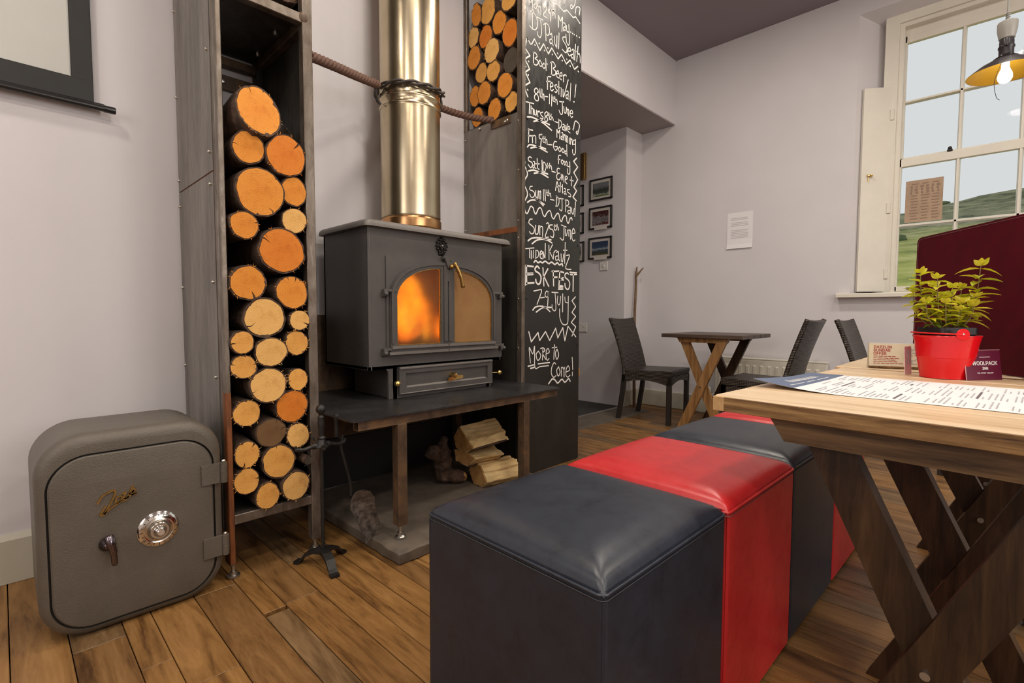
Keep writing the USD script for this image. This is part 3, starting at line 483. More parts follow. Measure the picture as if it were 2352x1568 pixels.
# ---------------------------------------------------------------- firewood
def log(label, group, c, axis, L, ra, rb, face, bark='bark', seed=0, cracks=(), name='firewood_log'):
    """a round log: its sawn face (centre c, normal axis) and a bark sleeve behind it; local z is the log's axis"""
    r_ = np.random.default_rng(seed); z = np.array(axis, float); z /= np.linalg.norm(z)
    x = np.cross([0, 0, 1.0], z); x /= np.linalg.norm(x); y = np.cross(z, x)
    M = np.eye(4); M[:3, 0], M[:3, 1], M[:3, 2], M[:3, 3] = x, y, z, c
    t = thing(name, label, 'log', group, M=M)
    n = 40; a = np.linspace(0, 2 * PI, n, endpoint=False); ph = r_.uniform(0, 6, 5)
    rr = 1 + 0.022 * np.sin(2 * a + ph[0]) + 0.016 * np.sin(3 * a + ph[1]) + 0.012 * np.sin(5 * a + ph[2]) + 0.010 * np.sin(9 * a + ph[3]) + r_.uniform(-0.012, 0.012, n)
    P = np.c_[ra * rr * np.cos(a), rb * rr * np.sin(a)]
    poly = Polygon(P * 0.955).buffer(0)
    for (deg, depth, wide) in cracks:                              # drying cracks run from the rim towards the pith
        d = math.radians(deg); R = max(ra, rb) * 1.1; e = np.array([math.cos(d), math.sin(d)]); q = np.array([-e[1], e[0]])
        k = r_.uniform(-0.12, 0.12) * R; m_ = 1 - depth * 0.5
        poly = poly.difference(Polygon([e * R + q * wide, e * R * m_ + q * (k + wide * 0.6), e * R * (1 - depth), e * R * m_ + q * (k - wide * 0.5), e * R - q * wide]))
    if hasattr(poly, 'geoms'): poly = max(poly.geoms, key=lambda g: g.area)
    part(t, 'sawn_face', xyp(poly.simplify(0.0004), -0.007, 0.0), face)
    ring = 9; zs = -np.linspace(0.0015, L, ring); V = []
    for i, zz in enumerate(zs):
        s = 1.0 + 0.03 * r_.uniform(-1, 1, n) * (i > 0) + 0.02 * math.sin(i * 1.3 + ph[4])
        q = P * (1.035 * s)[:, None] if np.ndim(s) else P * 1.035 * s
        V += [(px, py, zz + (r_.uniform(-0.003, 0.003) if i == 0 else 0)) for px, py in q]
    F = []
    for i in range(ring - 1):
        for j in range(n):
            p, q = i * n + j, i * n + (j + 1) % n
            F += [[p, p + n, q], [q, p + n, q + n]]
    V += [(0, 0, zs[-1]), (0, 0, -0.008)]
    for j in range(n): F += [[(ring - 1) * n + (j + 1) % n, (ring - 1) * n + j, len(V) - 2], [j, (j + 1) % n, len(V) - 1]]
    part(t, 'bark', trimesh.Trimesh(V, F, process=False), bark, 60)
    if r_.random() < 0.75:                                         # whiskers of torn bark at the rim
        fr = []
        for k in range(9):
            i = r_.integers(0, n); d = P[i] / np.linalg.norm(P[i]); s = np.r_[P[i] * 1.0, 0.0]; e = s + np.r_[d * r_.uniform(0.003, 0.010) + np.r_[-d[1], d[0]] * r_.uniform(-0.007, 0.007), r_.uniform(0, 0.004)]
            fr.append(tube([s, (s + e) / 2 + r_.uniform(-0.001, 0.001, 3), e], [0.0011, 0.0009, 0.0003], 4))
        part(t, 'torn_bark', join(*fr), face)
    return t
# left rack: centre x, z, half width, half height, tone, cracks (angle, depth, width), turn (x, z), where it lies
RACK = [
 (.664, 1.641, .078, .087, 'end_orange', [(110, .45, .003)], (.13, .22), 'largest orange log lying slanted on top of the left rack'),
 (.627, 1.507, .053, .055, 'end_orange', [(180, .5, .0025)], (.02, 0), 'log with a short level crack under the slanted top log, left side'),
 (.752, 1.504, .070, .075, 'end_rusty', [(50, .55, .005)], (.05, 0), 'reddish log with a dark upper crack, right under the top log'),
 (.660, 1.359, .079, .086, 'end_orange', [(-65, .45, .004)], (0, 0), 'very big ringed log with a crack at its foot, second large one down'),
 (.780, 1.382, .048, .052, 'end_orange', [(170, .3, .003)], (.04, 0), 'small orange log squeezed right of the very big ringed log'),
 (.606, 1.238, .047, .046, 'end_orange', [(20, .4, .003)], (0, 0), 'small yellow rimmed log on the left below the very big ringed log'),
 (.780, 1.276, .046, .045, 'end_pale', [], (0, 0), 'small pale log on the right, set above the deep orange log'),
 (.732, 1.161, .082, .079, 'end_rusty', [(150, .5, .004), (142, .35, .002)], (.02, 0), 'deep orange big log with a jagged crack at its upper left'),
 (.614, 1.039, .060, .058, 'end_orange', [(-70, .55, .006)], (0, 0), 'log with a wide crack downwards, left below the deep orange big log'),
 (.764, 1.010, .058, .060, 'end_orange', [(75, .5, .003), (100, .4, .002)], (0, 0), 'striped amber log with two cracks above, right side at mid height'),
 (.667, 0.917, .070, .068, 'end_pale', [(205, .6, .0025)], (0, 0), 'big pale log with a thin slanting crack, middle of the left rack'),
 (.788, 0.907, .036, .038, 'end_pale', [(-30, .7, .004)], (0, 0), 'smallest pale log with a crack to its right rim'),
 (.588, 0.831, .037, .040, 'end_amber', [(190, .6, .004)], (0, 0), 'small log with a dark crack on its left, under the big pale log'),
 (.683, 0.793, .055, .052, 'end_pale', [], (0, 0), 'pale evenly ringed log in the centre between two small logs'),
 (.778, 0.822, .043, .045, 'end_amber', [(45, .3, .006), (-60, .3, .004)], (0, 0), 'dull amber log with a chipped corner, right of the evenly ringed log'),
 (.592, 0.745, .044, .040, 'end_amber', [(165, .45, .003), (15, .4, .003)], (0, 0), 'amber log with two side cracks, left above the large cream log'),
 (.672, 0.673, .062, .063, 'end_pale', [(195, .4, .002)], (0, 0), 'large cream log with a dark pith dot, centre of the lower rack'),
 (.780, 0.684, .037, .041, 'end_amber', [(185, .5, .003)], (.03, .06), 'small tilted log showing its bark above, right of the large cream log'),
 (.757, 0.585, .060, .059, 'end_rusty', [(-15, .35, .004)], (0, 0), 'deep orange blotched log low on the right of the left rack'),
 (.599, 0.580, .046, .046, 'end_amber', [], (0, 0), 'amber log on the left beside a dark gap, above the dark log'),
 (.679, 0.497, .053, .050, 'end_dark', [(10, .5, .004), (60, .4, .002)], (0, 0), 'dark brown weathered log in the lower rack'),
 (.775, 0.472, .042, .047, 'end_pale', [(175, .35, .004)], (0, 0), 'pale log right of the dark brown log, behind the fire tool bar'),
 (.596, 0.433, .042, .047, 'end_amber', [(60, .5, .006), (250, .5, .004)], (0, 0), 'split looking log with a torn top, low on the left'),
 (.703, 0.387, .058, .060, 'end_amber', [(100, .3, .002)], (0, 0), 'fat striped log in the centre just above the bottom row'),
 (.592, 0.338, .043, .045, 'end_amber', [(10, .5, .005)], (0, 0), 'left log of the bottom row with a crack to the right'),
 (.662, 0.267, .042, .047, 'end_amber', [(200, .4, .004), (30, .4, .003)], (0, 0), 'middle log of the bottom row, standing lowest of all'),
 (.761, 0.283, .050, .054, 'end_pale', [], (0, 0), 'right log of the bottom row with fine even rings')]
for i, (x, z, a, b, tone, cr, (tx, tz), lab) in enumerate(RACK):
    rj = np.random.default_rng(100 + i)
    log(lab, 'firewood in the left steel rack', (x, 1.884 + rj.uniform(-0.003, 0.008), z), (tx + rj.uniform(-0.05, 0.02), -1, tz + rj.uniform(-0.03, 0.03)), 0.24 if i == 0 else 0.44, a, b, tone, seed=100 + i, cracks=cr)
log('birch log lying deep behind the two top logs of the left rack', 'firewood in the left steel rack', (.800, 2.06, 1.640), (0.25, -1, 0), 0.3, .046, .042, 'end_grey', 'bark_birch', 301)
log('dark barked log on the upper shelf of the left rack', 'firewood on the upper shelf', (.775, 1.93, 2.160), (0.0, -1, 0), 0.42, .072, .076, 'end_dark', 'bark', 302)
log('thin dark twig end between the two lowest right logs of the left rack', 'firewood in the left steel rack', (.806, 1.872, .372), (0, -1, 0), 0.3, .016, .016, 'end_grey', 'bark', 303)
COL = [
 (2.328, 2.725, .045, .066, 'end_orange', 'top far log of the column stack, partly behind its neighbour'), (2.234, 2.715, .064, .077, 'end_amber', 'tall pale log at the top edge of the column stack'), (2.047, 2.69, .058, .056, 'end_amber', 'near log at the very top right of the column stack'),
 (2.133, 2.606, .056, .062, 'end_orange', 'bright orange log under the gap at the top of the column stack'), (2.042, 2.513, .062, .076, 'end_rusty', 'dark amber log above the grey log in the column'), (2.360, 2.609, .046, .062, 'end_pale', 'pale log at the far edge, third row of the column stack'),
 (2.250, 2.571, .056, .065, 'end_rusty', 'deep orange log between two pale ones, third row of the column'), (2.187, 2.465, .061, .072, 'end_pale', 'tall pale log left of the grey log in the column'), (2.042, 2.364, .060, .066, 'end_grey', 'grey weathered log in the column stack'),
 (2.342, 2.477, .056, .071, 'end_orange', 'ragged orange log at the far edge, middle of the column stack'), (2.285, 2.372, .054, .057, 'end_amber', 'amber log below the ragged one in the column'), (2.177, 2.348, .054, .059, 'end_amber', 'amber log touching the grey log from below left'),
 (2.083, 2.238, .061, .069, 'end_orange', 'large orange log with pale rim, near side low in the column'), (2.342, 2.252, .047, .061, 'end_orange', 'orange log at the far edge, two rows above the rope'), (2.248, 2.242, .056, .066, 'end_orange', 'orange log in the middle, just above the rope'),
 (2.036, 2.135, .050, .057, 'end_amber', 'lowest near log of the column stack, beside the corner'), (2.176, 2.130, .058, .062, 'end_orange', 'lowest middle log of the column, touched by the rope end'), (2.325, 2.125, .050, .058, 'end_orange', 'lowest far log of the column, behind the rope')]
for i, (y, z, a, b, tone, lab) in enumerate(COL):
    rj = np.random.default_rng(200 + i)
    log(lab, 'firewood in the chalkboard column', (2.064 + rj.uniform(-0.006, 0.012), y, z), (-1, rj.uniform(-0.06, 0.06), rj.uniform(-0.04, 0.04)), 0.42, a, b, tone, seed=200 + i, cracks=[(rj.uniform(0, 360), rj.uniform(.25, .5), .003)] if i % 2 else [])
log('rough orange log end sticking out behind the chalkboard column', 'firewood in the chalkboard column', (2.685, 2.06, 0.548), (1, 0.1, 0.05), 0.5, .062, .078, 'end_rusty', 'split_end', 330, [(70, .5, .006), (-60, .4, .004), (160, .4, .004)])

# ---------------------------------------------------------------- left steel rack
tw = thing('steel_log_rack', 'tall mild steel firewood rack left of the stove, open at the front', 'log rack')
TX0, TX1, TY0, TY1 = 0.535, 0.862, 1.895, 2.42
part(tw, 'side_panel', cbox(TX0 - 0.003, TX0 + 0.001, 1.958, TY1, 0.165, 1.418), 'mill_steel', label='lower outer steel plate with bolts')
part(tw, 'side_panel', cbox(TX0 - 0.003, TX0 + 0.001, 1.958, TY1, 1.424, 2.95), 'mill_steel', label='upper outer steel plate with bolts')
part(tw, 'seam_strip', cbox(TX0 + 0.0005, TX0 + 0.003, 1.965, TY1, 1.40, 1.44), 'rust_orange')
part(tw, 'side_panel', cbox(TX1 - 0.006, TX1 - 0.002, 1.955, TY1, 0.165, 2.95), 'dark_steel')
for x0, x1 in ((TX0 - 0.001, TX0 + 0.016), (TX1 - 0.036, TX1)):
    for y0, y1 in ((1.895, 1.926), (1.927, 1.957)) if x0 < 0.6 else ((1.895, 1.935),): part(tw, 'post', cbox(x0, x1, y0, y1, 0.045, 2.95, 0.0025), 'edge_steel')
    part(tw, 'post', cbox(x0, x0 + 0.036 if x0 < .6 else x1, TY1 - 0.04, TY1, 0.045, 2.95, 0.0025), 'dark_steel')
part(tw, 'post_rust', cbox(TX0 - 0.0015, TX0 + 0.0165, 1.8945, 1.927, 0.05, 0.66, 0.0025), 'rust_orange', label='rusted lower sleeve of the front left post')
for z in (0.190, 2.008):
    part(tw, 'cross_bar', cbox(TX0 + 0.016, TX1 - 0.036, 1.897, 1.930, z, z + 0.034, 0.002), 'edge_steel'); part(tw, 'cross_bar', cbox(TX0 + 0.03, TX1 - 0.03, 2.385, 2.418, z - 0.03, z + 0.004, 0.002), 'rusty_steel')
    part(tw, 'shelf_plate', cbox(TX0 + 0.004, TX1 - 0.006, 1.93, TY1 - 0.001, z + 0.026, z + 0.032), 'dark_steel')
    part(tw, 'side_rail', cbox(TX1 - 0.036, TX1 - 0.006, 1.935, 2.38, z - 0.01, z + 0.026, 0.002), 'rusty_steel'); part(tw, 'side_rail', cbox(TX0 + 0.002, TX0 + 0.03, 1.96, 2.38, z - 0.01, z + 0.026, 0.002), 'rusty_steel')
part(tw, 'back_strap', cbox(TX0 + 0.03, TX1 - 0.04, 2.405, 2.412, 1.885, 1.945, 0.001), 'rusty_steel')
bo = lambda c, ax='x', r=0.0065: lathe([(0, 0.008), (r * 0.6, 0.007), (r, 0.003), (r, -0.004), (0, -0.004)], 10, ax, c)
def facing_left(c, r=0.0065): m = bo((0, 0, 0), 'x', r); m.apply_transform(rot(180, [0, 0, 1])); m.apply_translation(c); return m
for z in (2.25, 1.836, 1.491, 1.381, 1.042, 0.706, 0.30): part(tw, 'bolt', facing_left((TX0 - 0.003, 1.985, z)), 'bolt_steel', 40)
for z in (2.131, 1.797, 1.468, 1.364, 1.038, 0.719): part(tw, 'bolt', facing_left((TX0 - 0.003, 2.405, z)), 'bolt_steel', 40)
for c in ((0.79, 2.06, 1.998), (0.80, 2.28, 1.998)): part(tw, 'bolt', lathe([(0, 0), (0.008, 0), (0.010, 0.012), (0.005, 0.013), (0.005, 0.022), (0, 0.022)], 8, 'z', (c[0], c[1], 2.010)), 'bolt_steel')
part(tw, 'bolt', lathe([(0, 0.012), (0.008, 0.010), (0.012, 0.0), (0, 0.0)], 12, 'y', (0.70, 2.404, 1.915)), 'bolt_steel', 40)
part(tw, 'weld', ball((TX1 - 0.03, 1.905, 2.028), 0.02, 2, (1.1, 0.7, 1.2)), 'rusty_steel', True)
for x, y in ((TX0 + 0.012, 1.912), (TX1 - 0.018, 1.915), (TX0 + 0.02, 2.4), (TX1 - 0.02, 2.4)): part(tw, 'adjuster_foot', lathe([(0, 0), (0.020, 0), (0.022, 0.008), (0.012, 0.012), (0.012, 0.02), (0.007, 0.022), (0.007, 0.06), (0, 0.06)], 14, 'z', (x, y, 0)), 'bolt_steel', 40)

# ---------------------------------------------------------------- chalkboard column with the second stack
co = thing('chalkboard_column', 'black steel clad column right of the stove with chalk written event list', 'column')
CX0, CX1, CY = 2.056, 2.597, 1.937
part(co, 'side_panel', cbox(CX0, CX0 + 0.004, CY + 0.003, 2.425, 0.0, 1.405), 'dark_steel', label='lower dark steel side plate')
part(co, 'side_panel', cbox(CX0, CX0 + 0.004, CY + 0.003, 2.425, 1.411, 2.052), 'mill_steel', label='upper brownish steel side plate below the log opening')
part(co, 'seam_strip', cbox(CX0 - 0.0015, CX0 + 0.001, CY + 0.02, 2.42, 1.395, 1.425), 'rust_orange')
part(co, 'corner_strip', join(cbox(CX0 - 0.004, CX0 + 0.028, CY - 0.003, CY + 0.001, 0.0, 3.2, 0.001), cbox(CX0 - 0.004, CX0 + 0.0, CY - 0.003, CY + 0.028, 0.0, 3.2, 0.001)), 'edge_steel')
part(co, 'opening_frame', cbox(CX0 - 0.002, CX0 + 0.02, CY + 0.001, CY + 0.036, 2.05, 3.2, 0.002), 'edge_steel'); part(co, 'opening_frame', cbox(CX0 - 0.002, CX0 + 0.02, 2.398, 2.428, 2.05, 3.2, 0.002), 'edge_steel')
part(co, 'shelf_plate', cbox(CX0 + 0.004, CX1 - 0.004, CY + 0.03, 2.42, 2.052, 2.058), 'dark_steel')
part(co, 'inner_back', cbox(2.50, 2.506, CY + 0.03, 2.42, 2.06, 3.2), 'mat_black')
part(co, 'side_panel', cbox(CX1 - 0.004, CX1, CY + 0.003, 2.425, 0.70, 3.2), 'dark_steel'); part(co, 'side_panel', cbox(CX1 - 0.004, CX1, CY + 0.003, 2.425, 0, 0.44), 'dark_steel')
part(co, 'chalk_panel', cbox(CX0 + 0.001, CX1, CY, CY + 0.004, 0.0, 3.2), 'board_black', label='black front panel written over with chalk')
for y, z in ((2.043, 2.026), (2.062, 2.022), (2.278, 2.036)): part(co, 'bolt', facing_left((CX0 - 0.006, y, z), 0.009), 'bolt_steel', 40)
part(co, 'bracket', cbox(CX0 - 0.006, CX0, 2.02, 2.18, 2.008, 2.052, 0.001), 'rusty_steel')
for y, z in ((1.962, 2.005), (2.412, 2.0), (1.957, 1.735), (2.412, 1.731), (1.957, 1.457), (1.957, 1.361), (1.957, 1.02), (1.957, 0.74), (2.412, 1.45)): part(co, 'bolt', facing_left((CX0, y, z)), 'bolt_steel', 40)
for x in (CX0 + 0.045, CX1 - 0.02):
    for z in (2.45, 2.02, 1.74, 1.46, 1.365, 1.02, 0.74, 0.30): part(co, 'bolt', lathe([(0, 0.006), (0.004, 0.005), (0.0055, 0.0), (0, 0)], 8, 'y', (x, CY, z)), 'iron_black', 40)
CHALK = """chalk_border|239 2743,263 2732,294 2748,360 2731,392 2752,454 2734,478 2749,521 2727
music_note|324 2785,330 2773;366 2781,366 2766;375 2807,371 2786,367 2768;475 2851,465 2812,436 2778,425 2788,436 2802,453 2793;476 2764,483 2807,520 2818,513 2772;474 2767,479 2763;510 2773,517 2772
chalk_line|54 2672,56 2641;54 2672,69 2656,85 2690;85 2690,85 2636;111 2672,95 2652,108 2639,122 2661,111 2672;129 2668,131 2630;130 2655,146 2669,154 2656,155 2629;184 2680,197 2690,204 2675,175 2635,208 2631;241 2688,223 2684,219 2672,230 2667,241 2688;241 2690,237 2624;261 2706,257 2669;245 2689,268 2696;267 2701,263 2667;264 2676,279 2685,282 2660;313 2622,312 2687,330 2664,351 2693,345 2610;359 2665,377 2666,378 2627;375 2648,359 2637,362 2620,377 2635;389 2661,392 2631,408 2631;411 2675,419 2583,409 2555,390 2567,384 2608
chalk_dots|430 2639,432 2638;449 2639,450 2639;465 2639,467 2638;488 2640,490 2639;516 2642,518 2642
chalk_line|83 2615,86 2526;63 2608,85 2615,118 2596,126 2558,112 2529,84 2521,61 2530;122 2600,172 2605;152 2601,162 2541,151 2500,130 2505,124 2521;196 2593,201 2501;180 2583,198 2598,224 2593,232 2563,217 2537,202 2541;237 2549,252 2559,259 2508,266 2500;256 2533,235 2520,239 2501,258 2511;279 2556,281 2516,296 2498;300 2567,298 2497;319 2590,316 2500;382 2591,358 2582,356 2564,383 2547,397 2526,383 2501,351 2508;407 2519,432 2529,423 2545,407 2532,403 2509,420 2495,435 2508;444 2538,460 2547,463 2490;461 2520,440 2510,444 2492,461 2503;479 2586,472 2489;454 2541,488 2547;505 2584,493 2488;498 2528,517 2545,527 2524,528 2492
chalk_border|74 2429,41 2457;74 2429,102 2474,148 2427,180 2476,223 2436,253 2480,311 2439,344 2477,390 2438,426 2473,471 2434,504 2463
chalk_border|41 2457,23 2397,65 2369,23 2337,63 2296,27 2268,66 2224,16 2189,48 2141
chalk_dots|19 2440,21 2440;142 2465,144 2465;105 2442,108 2442;217 2468,219 2467;188 2443,189 2442;306 2470,308 2469;258 2446,259 2445;349 2443,352 2443;394 2467,395 2466;468 2465,470 2465
chalk_dots|30 2372,31 2371;54 2335,55 2334;30 2299,32 2299;51 2261,53 2261;26 2230,27 2230;46 2179,48 2178;427 2439,429 2438;468 2464,470 2464;508 2435,510 2433
chalk_line|95 2399,94 2335;91 2397,109 2400,120 2396,125 2385,108 2369,131 2366,134 2351,117 2336,94 2336;149 2375,140 2358,154 2342,169 2356,149 2375;182 2370,171 2352,185 2341,199 2360,182 2370;200 2402,204 2336;188 2369,215 2376;253 2401,254 2329;244 2394,263 2406,284 2396,286 2385,267 2369,290 2360,287 2342,267 2331,250 2330;298 2351,317 2355,313 2373,299 2358,300 2335,321 2332;329 2349,348 2353,345 2372,330 2359,330 2335,348 2330;361 2362,364 2324;363 2354,377 2371,392 2368
chalk_line|216 2307,217 2234;214 2306,247 2315;207 2276,242 2287;242 2256,266 2269,258 2286,243 2271,243 2245,257 2238,271 2251;301 2287,283 2277,291 2263,305 2255,295 2241,282 2242;320 2313,321 2238;306 2277,333 2280;344 2282,342 2232;360 2279,366 2236,410 2351;394 2278,410 2281,410 2235;408 2263,388 2252,395 2236,409 2246;436 2338,429 2233;487 2347,476 2268;463 2238,469 2236,472 2241
chalk_line|118 2211,104 2197,107 2182,125 2178,138 2166,136 2147,118 2141,104 2151,108 2168,128 2186,135 2204,118 2211;150 2216,154 2175,164 2175;140 2194,158 2197;168 2220,170 2170;172 2190,184 2196,187 2164;196 2188,220 2193;236 2213,235 2158;257 2215,254 2151;269 2207,269 2184,285 2186;262 2199,281 2202;284 2214,287 2182;286 2193,302 2201,308 2175
chalk_line|328 2198,369 2208;353 2204,357 2142,344 2128,330 2136,324 2147;369 2182,373 2151,383 2146,392 2159,393 2184;399 2181,402 2146;402 2166,413 2177,418 2169,416 2140;432 2160,456 2164,449 2182,434 2173,431 2150,445 2137,458 2148
chalk_line|35 2110,98 2118;64 2112,61 2053;76 2099,75 2055;76 2080,87 2090,94 2083,94 2055;102 2086,106 2061,118 2059;123 2089,119 2057;129 2084,134 2057;132 2078,143 2090,151 2087;176 2093,157 2084,162 2072,179 2065,173 2053,154 2054;209 2105,193 2090,198 2078,217 2071,218 2057,202 2048,193 2057,200 2074,221 2091,219 2104,209 2105;232 2104,236 2071,246 2071;225 2088,248 2091;251 2104,251 2070;253 2083,264 2088,271 2073;285 2070,313 2071
chalk_underline|46 2031,80 2039,133 2039,191 2031,256 2012;99 2020,133 2034,177 2041,237 2039
chalk_line|322 2093,323 2043;317 2092,344 2087,349 2068,337 2048,316 2038;362 2074,374 2075,377 2041;372 2062,358 2056,361 2042,375 2048;384 2075,391 2042,405 2089;409 2059,430 2064,423 2078,411 2070,411 2048,433 2041;306 1984,305 2030,317 2011,333 2033,331 1981;349 2022,361 2022,361 1983;359 2005,345 1996,347 1982,361 1990;371 2017,371 1983;373 2008,383 2018,386 1981;395 2016,398 1979;397 2007,408 2014,410 1977;424 2009,425 1976;436 2012,437 1974;439 2000,451 2010,457 1976;485 2011,466 2004,464 1981,485 1988;488 2015,489 1941,473 1919,458 1931,458 1947
music_note|464 2066,483 2126,525 2114,516 2075,506 2052,493 2059,505 2072;458 2071,465 2068
chalk_line|58 1969,56 1894;52 1965,90 1969;53 1930,81 1936;88 1939,90 1900;90 1933,105 1945,116 1937,117 1904;166 1963,148 1959,148 1940,163 1941,169 1960;169 1967,159 1898;181 1958,181 1927,197 1928;171 1945,193 1948;197 1962,200 1924;201 1944,213 1946,217 1921;227 1923,259 1929;302 1956,287 1955,275 1938,275 1918,291 1905,307 1914,311 1929,286 1926;330 1934,321 1917,334 1906,347 1923,330 1934;362 1934,353 1917,366 1907,377 1923,362 1934;400 1963,404 1896;400 1926,384 1919,386 1905,401 1911
chalk_underline|47 1867,63 1882,98 1888,149 1886,218 1877;75 1867,116 1883,163 1892,204 1892
chalk_line|321 1883,323 1833;320 1882,343 1886;316 1857,336 1861;357 1864,347 1850,359 1838,370 1855,357 1864;377 1861,398 1838;398 1864,378 1836;404 1860,410 1836,426 1839;430 1868,434 1808,421 1790,408 1801,408 1821
chalk_line|81 1814,67 1817,53 1805,60 1793,85 1789,89 1774,75 1758,53 1771;95 1798,108 1798,107 1768,121 1763;104 1779,92 1774,96 1760,106 1767;129 1820,133 1771,147 1764;116 1789,148 1795;171 1820,174 1760;182 1812,183 1762,197 1762,209 1792,197 1811,182 1812;219 1815,221 1787;211 1799,230 1801;240 1818,240 1790;242 1801,254 1806,260 1785;261 1776,293 1776
chalk_underline|57 1737,99 1749,142 1749,186 1742,226 1734;104 1733,150 1747,194 1753,224 1752
chalk_line|334 1805,316 1805,308 1790,316 1777,332 1779;316 1775,305 1758,312 1740,332 1740,341 1755;348 1776,356 1743,363 1777;373 1771,376 1734;388 1751,410 1763,400 1774,388 1764,389 1739,406 1730;448 1781,449 1725;435 1758,468 1759;295 1671,311 1725,328 1667;299 1693,322 1694;342 1726,339 1669;328 1703,351 1703;362 1717,363 1667;377 1697,391 1695,392 1669,400 1666;389 1682,377 1677,381 1664,391 1670;431 1699,410 1695,414 1681,439 1673,444 1658,422 1657
chalk_border|500 1904,470 1879,512 1852,473 1811,513 1775,474 1722,503 1704,466 1660,502 1642
chalk_line|89 1657,72 1652,68 1635,97 1631,110 1617,100 1599,79 1595,68 1610;118 1637,118 1606,133 1599;140 1641,136 1597;147 1639,149 1597;149 1630,160 1644,162 1623,162 1597;185 1656,188 1594;198 1658,205 1594;217 1659,219 1630,227 1629;211 1643,229 1645;232 1662,235 1628;235 1638,249 1645,254 1624;249 1610,283 1611
chalk_underline|49 1561,76 1577,118 1585,158 1582,194 1572;114 1589,151 1581,185 1563
chalk_line|308 1639,304 1583;302 1639,327 1627,330 1605,318 1583,298 1578;335 1629,370 1633;357 1631,360 1575,352 1558,335 1566;396 1630,393 1559;389 1629,415 1631,426 1615,411 1597,394 1596;423 1592,442 1592,443 1553;440 1574,417 1568,422 1553,443 1559;455 1592,457 1564,470 1555,481 1593;493 1634,486 1544
chalk_border|28 1781,26 1758,44 1732,46 1709,27 1683,24 1652,45 1622,47 1597,25 1561,25 1524,34 1502,48 1500,62 1520,76 1543,97 1537,108 1513,122 1507,140 1537,155 1547,171 1539,181 1514,200 1503,218 1527,241 1544,256 1532,264 1509,282 1501,295 1518,315 1538,330 1533,339 1507,355 1494,367 1518,387 1536,403 1528,408 1503,423 1493,437 1522,453 1532,460 1518
chalk_line|89 1473,69 1468,61 1448,84 1437,106 1423,102 1397,80 1390,67 1400;119 1442,116 1399,127 1392,141 1402,146 1443;156 1444,156 1393;157 1432,170 1443,181 1433,180 1386;214 1463,226 1470,236 1454,204 1388,235 1388;269 1463,245 1458,246 1438,269 1436,283 1416,275 1390,253 1395;292 1468,286 1438,303 1437;283 1457,304 1462;313 1471,310 1441;312 1454,321 1457,328 1440;354 1474,401 1467;380 1470,378 1399,364 1384,343 1395;394 1454,394 1421,405 1417,416 1452;427 1455,428 1414;427 1443,440 1454,446 1440,445 1398;462 1436,490 1442,476 1467,463 1452,459 1410,474 1390,490 1398
chalk_underline|55 1347,84 1364,131 1373,175 1374,258 1374;89 1334,127 1357,175 1369,220 1369,266 1357
chalk_line|35 1301,106 1312;69 1304,69 1253;84 1294,83 1249;100 1297,99 1255;122 1299,121 1254;118 1299,138 1299,147 1283,139 1263,116 1254;160 1279,180 1288,170 1301,159 1288,161 1262,178 1256;187 1259,185 1298,202 1263,205 1346;237 1340,240 1256;272 1348,241 1303;243 1306,279 1261;282 1302,281 1265;282 1297,295 1312,310 1317;309 1304,327 1311,331 1266,342 1255;329 1286,302 1279,304 1258,327 1263;353 1299,356 1261,368 1255,380 1301;393 1373,388 1245;374 1324,411 1327;406 1294,436 1294,398 1218,452 1212
chalk_underline|107 1231,121 1241,143 1230,161 1239,179 1232,205 1244,238 1232,263 1243,294 1231,318 1243,338 1231,362 1241,370 1228
chalk_heading|27 1205,33 1097;41 1208,45 1102;35 1206,100 1205;47 1163,97 1167;47 1156,97 1160;44 1107,106 1113;152 1199,135 1210,116 1197,121 1180,150 1170,168 1149,162 1117,143 1106,125 1118,122 1133;185 1204,194 1099;229 1200,191 1151;199 1148,238 1098;279 1193,284 1103;268 1188,331 1194;279 1153,315 1157;342 1192,335 1105;337 1193,380 1188;335 1143,376 1156;338 1146,378 1142;333 1097,355 1106,373 1101,333 1096;331 1084,373 1087;427 1181,416 1188,395 1180,396 1159,425 1145,441 1125,434 1094,417 1086,396 1100,393 1121;442 1193,510 1195;447 1180,511 1184;477 1182,475 1077
chalk_line|105 1065,138 1071,174 1074,159 1035,134 990;165 1028,200 1032;236 1062,218 1069,205 1048,215 1034,234 1039,237 1067;236 1064,229 983;268 1064,326 1063;298 1061,307 971,293 952,273 966,270 989;324 1042,320 1007,333 989,346 999,351 1041;372 1057,372 947;393 1039,398 1008,423 1003;428 1043,427 952,426 889,420 874,395 866,366 877,345 915,343 964
chalk_underline|98 956,122 974,170 979,215 974,262 973;127 944,170 965,208 972,251 948
chalk_border|500 1042,465 1017,504 981,466 944,505 918,460 881,506 853,468 795
chalk_border|64 831,86 773,144 825,159 778,211 829,250 775,306 847,327 788,375 850,396 768,427 857,508 789
chalk_line|79 651,68 740,99 702,115 746,118 622,165 624,242 624;148 716,128 698,139 665,158 667,169 691,148 716;188 724,184 662;168 730,191 733,207 718,187 700,215 663;221 695,247 704,237 727,220 713,218 675,230 657,244 666;295 747,290 659;273 730,318 731;321 718,305 696,318 657,337 684,321 718
chalk_underline|59 633,107 638;81 619,111 623;146 641,250 642
chalk_line|309 629,292 638,271 609,268 574,289 549,312 557;337 610,318 588,333 553,352 575,337 610;365 605,364 550;365 592,378 604,390 582,391 542;390 585,398 603;411 572,446 580,434 608,413 591,409 554,429 538,451 548;472 661,479 582;475 566,475 542
chalk_underline|242 514,277 540,305 530,330 510,370 530,400 508,437 528,453 510"""
def ribbon(pts, w, y, th=0.0008):
    pts = spline(pts, 4); pl = LineString(pts).buffer(w / 2, quad_segs=2, join_style=1)
    return xzp(pl.simplify(0.0006), y - th, y)
cr_ = np.random.default_rng(3)
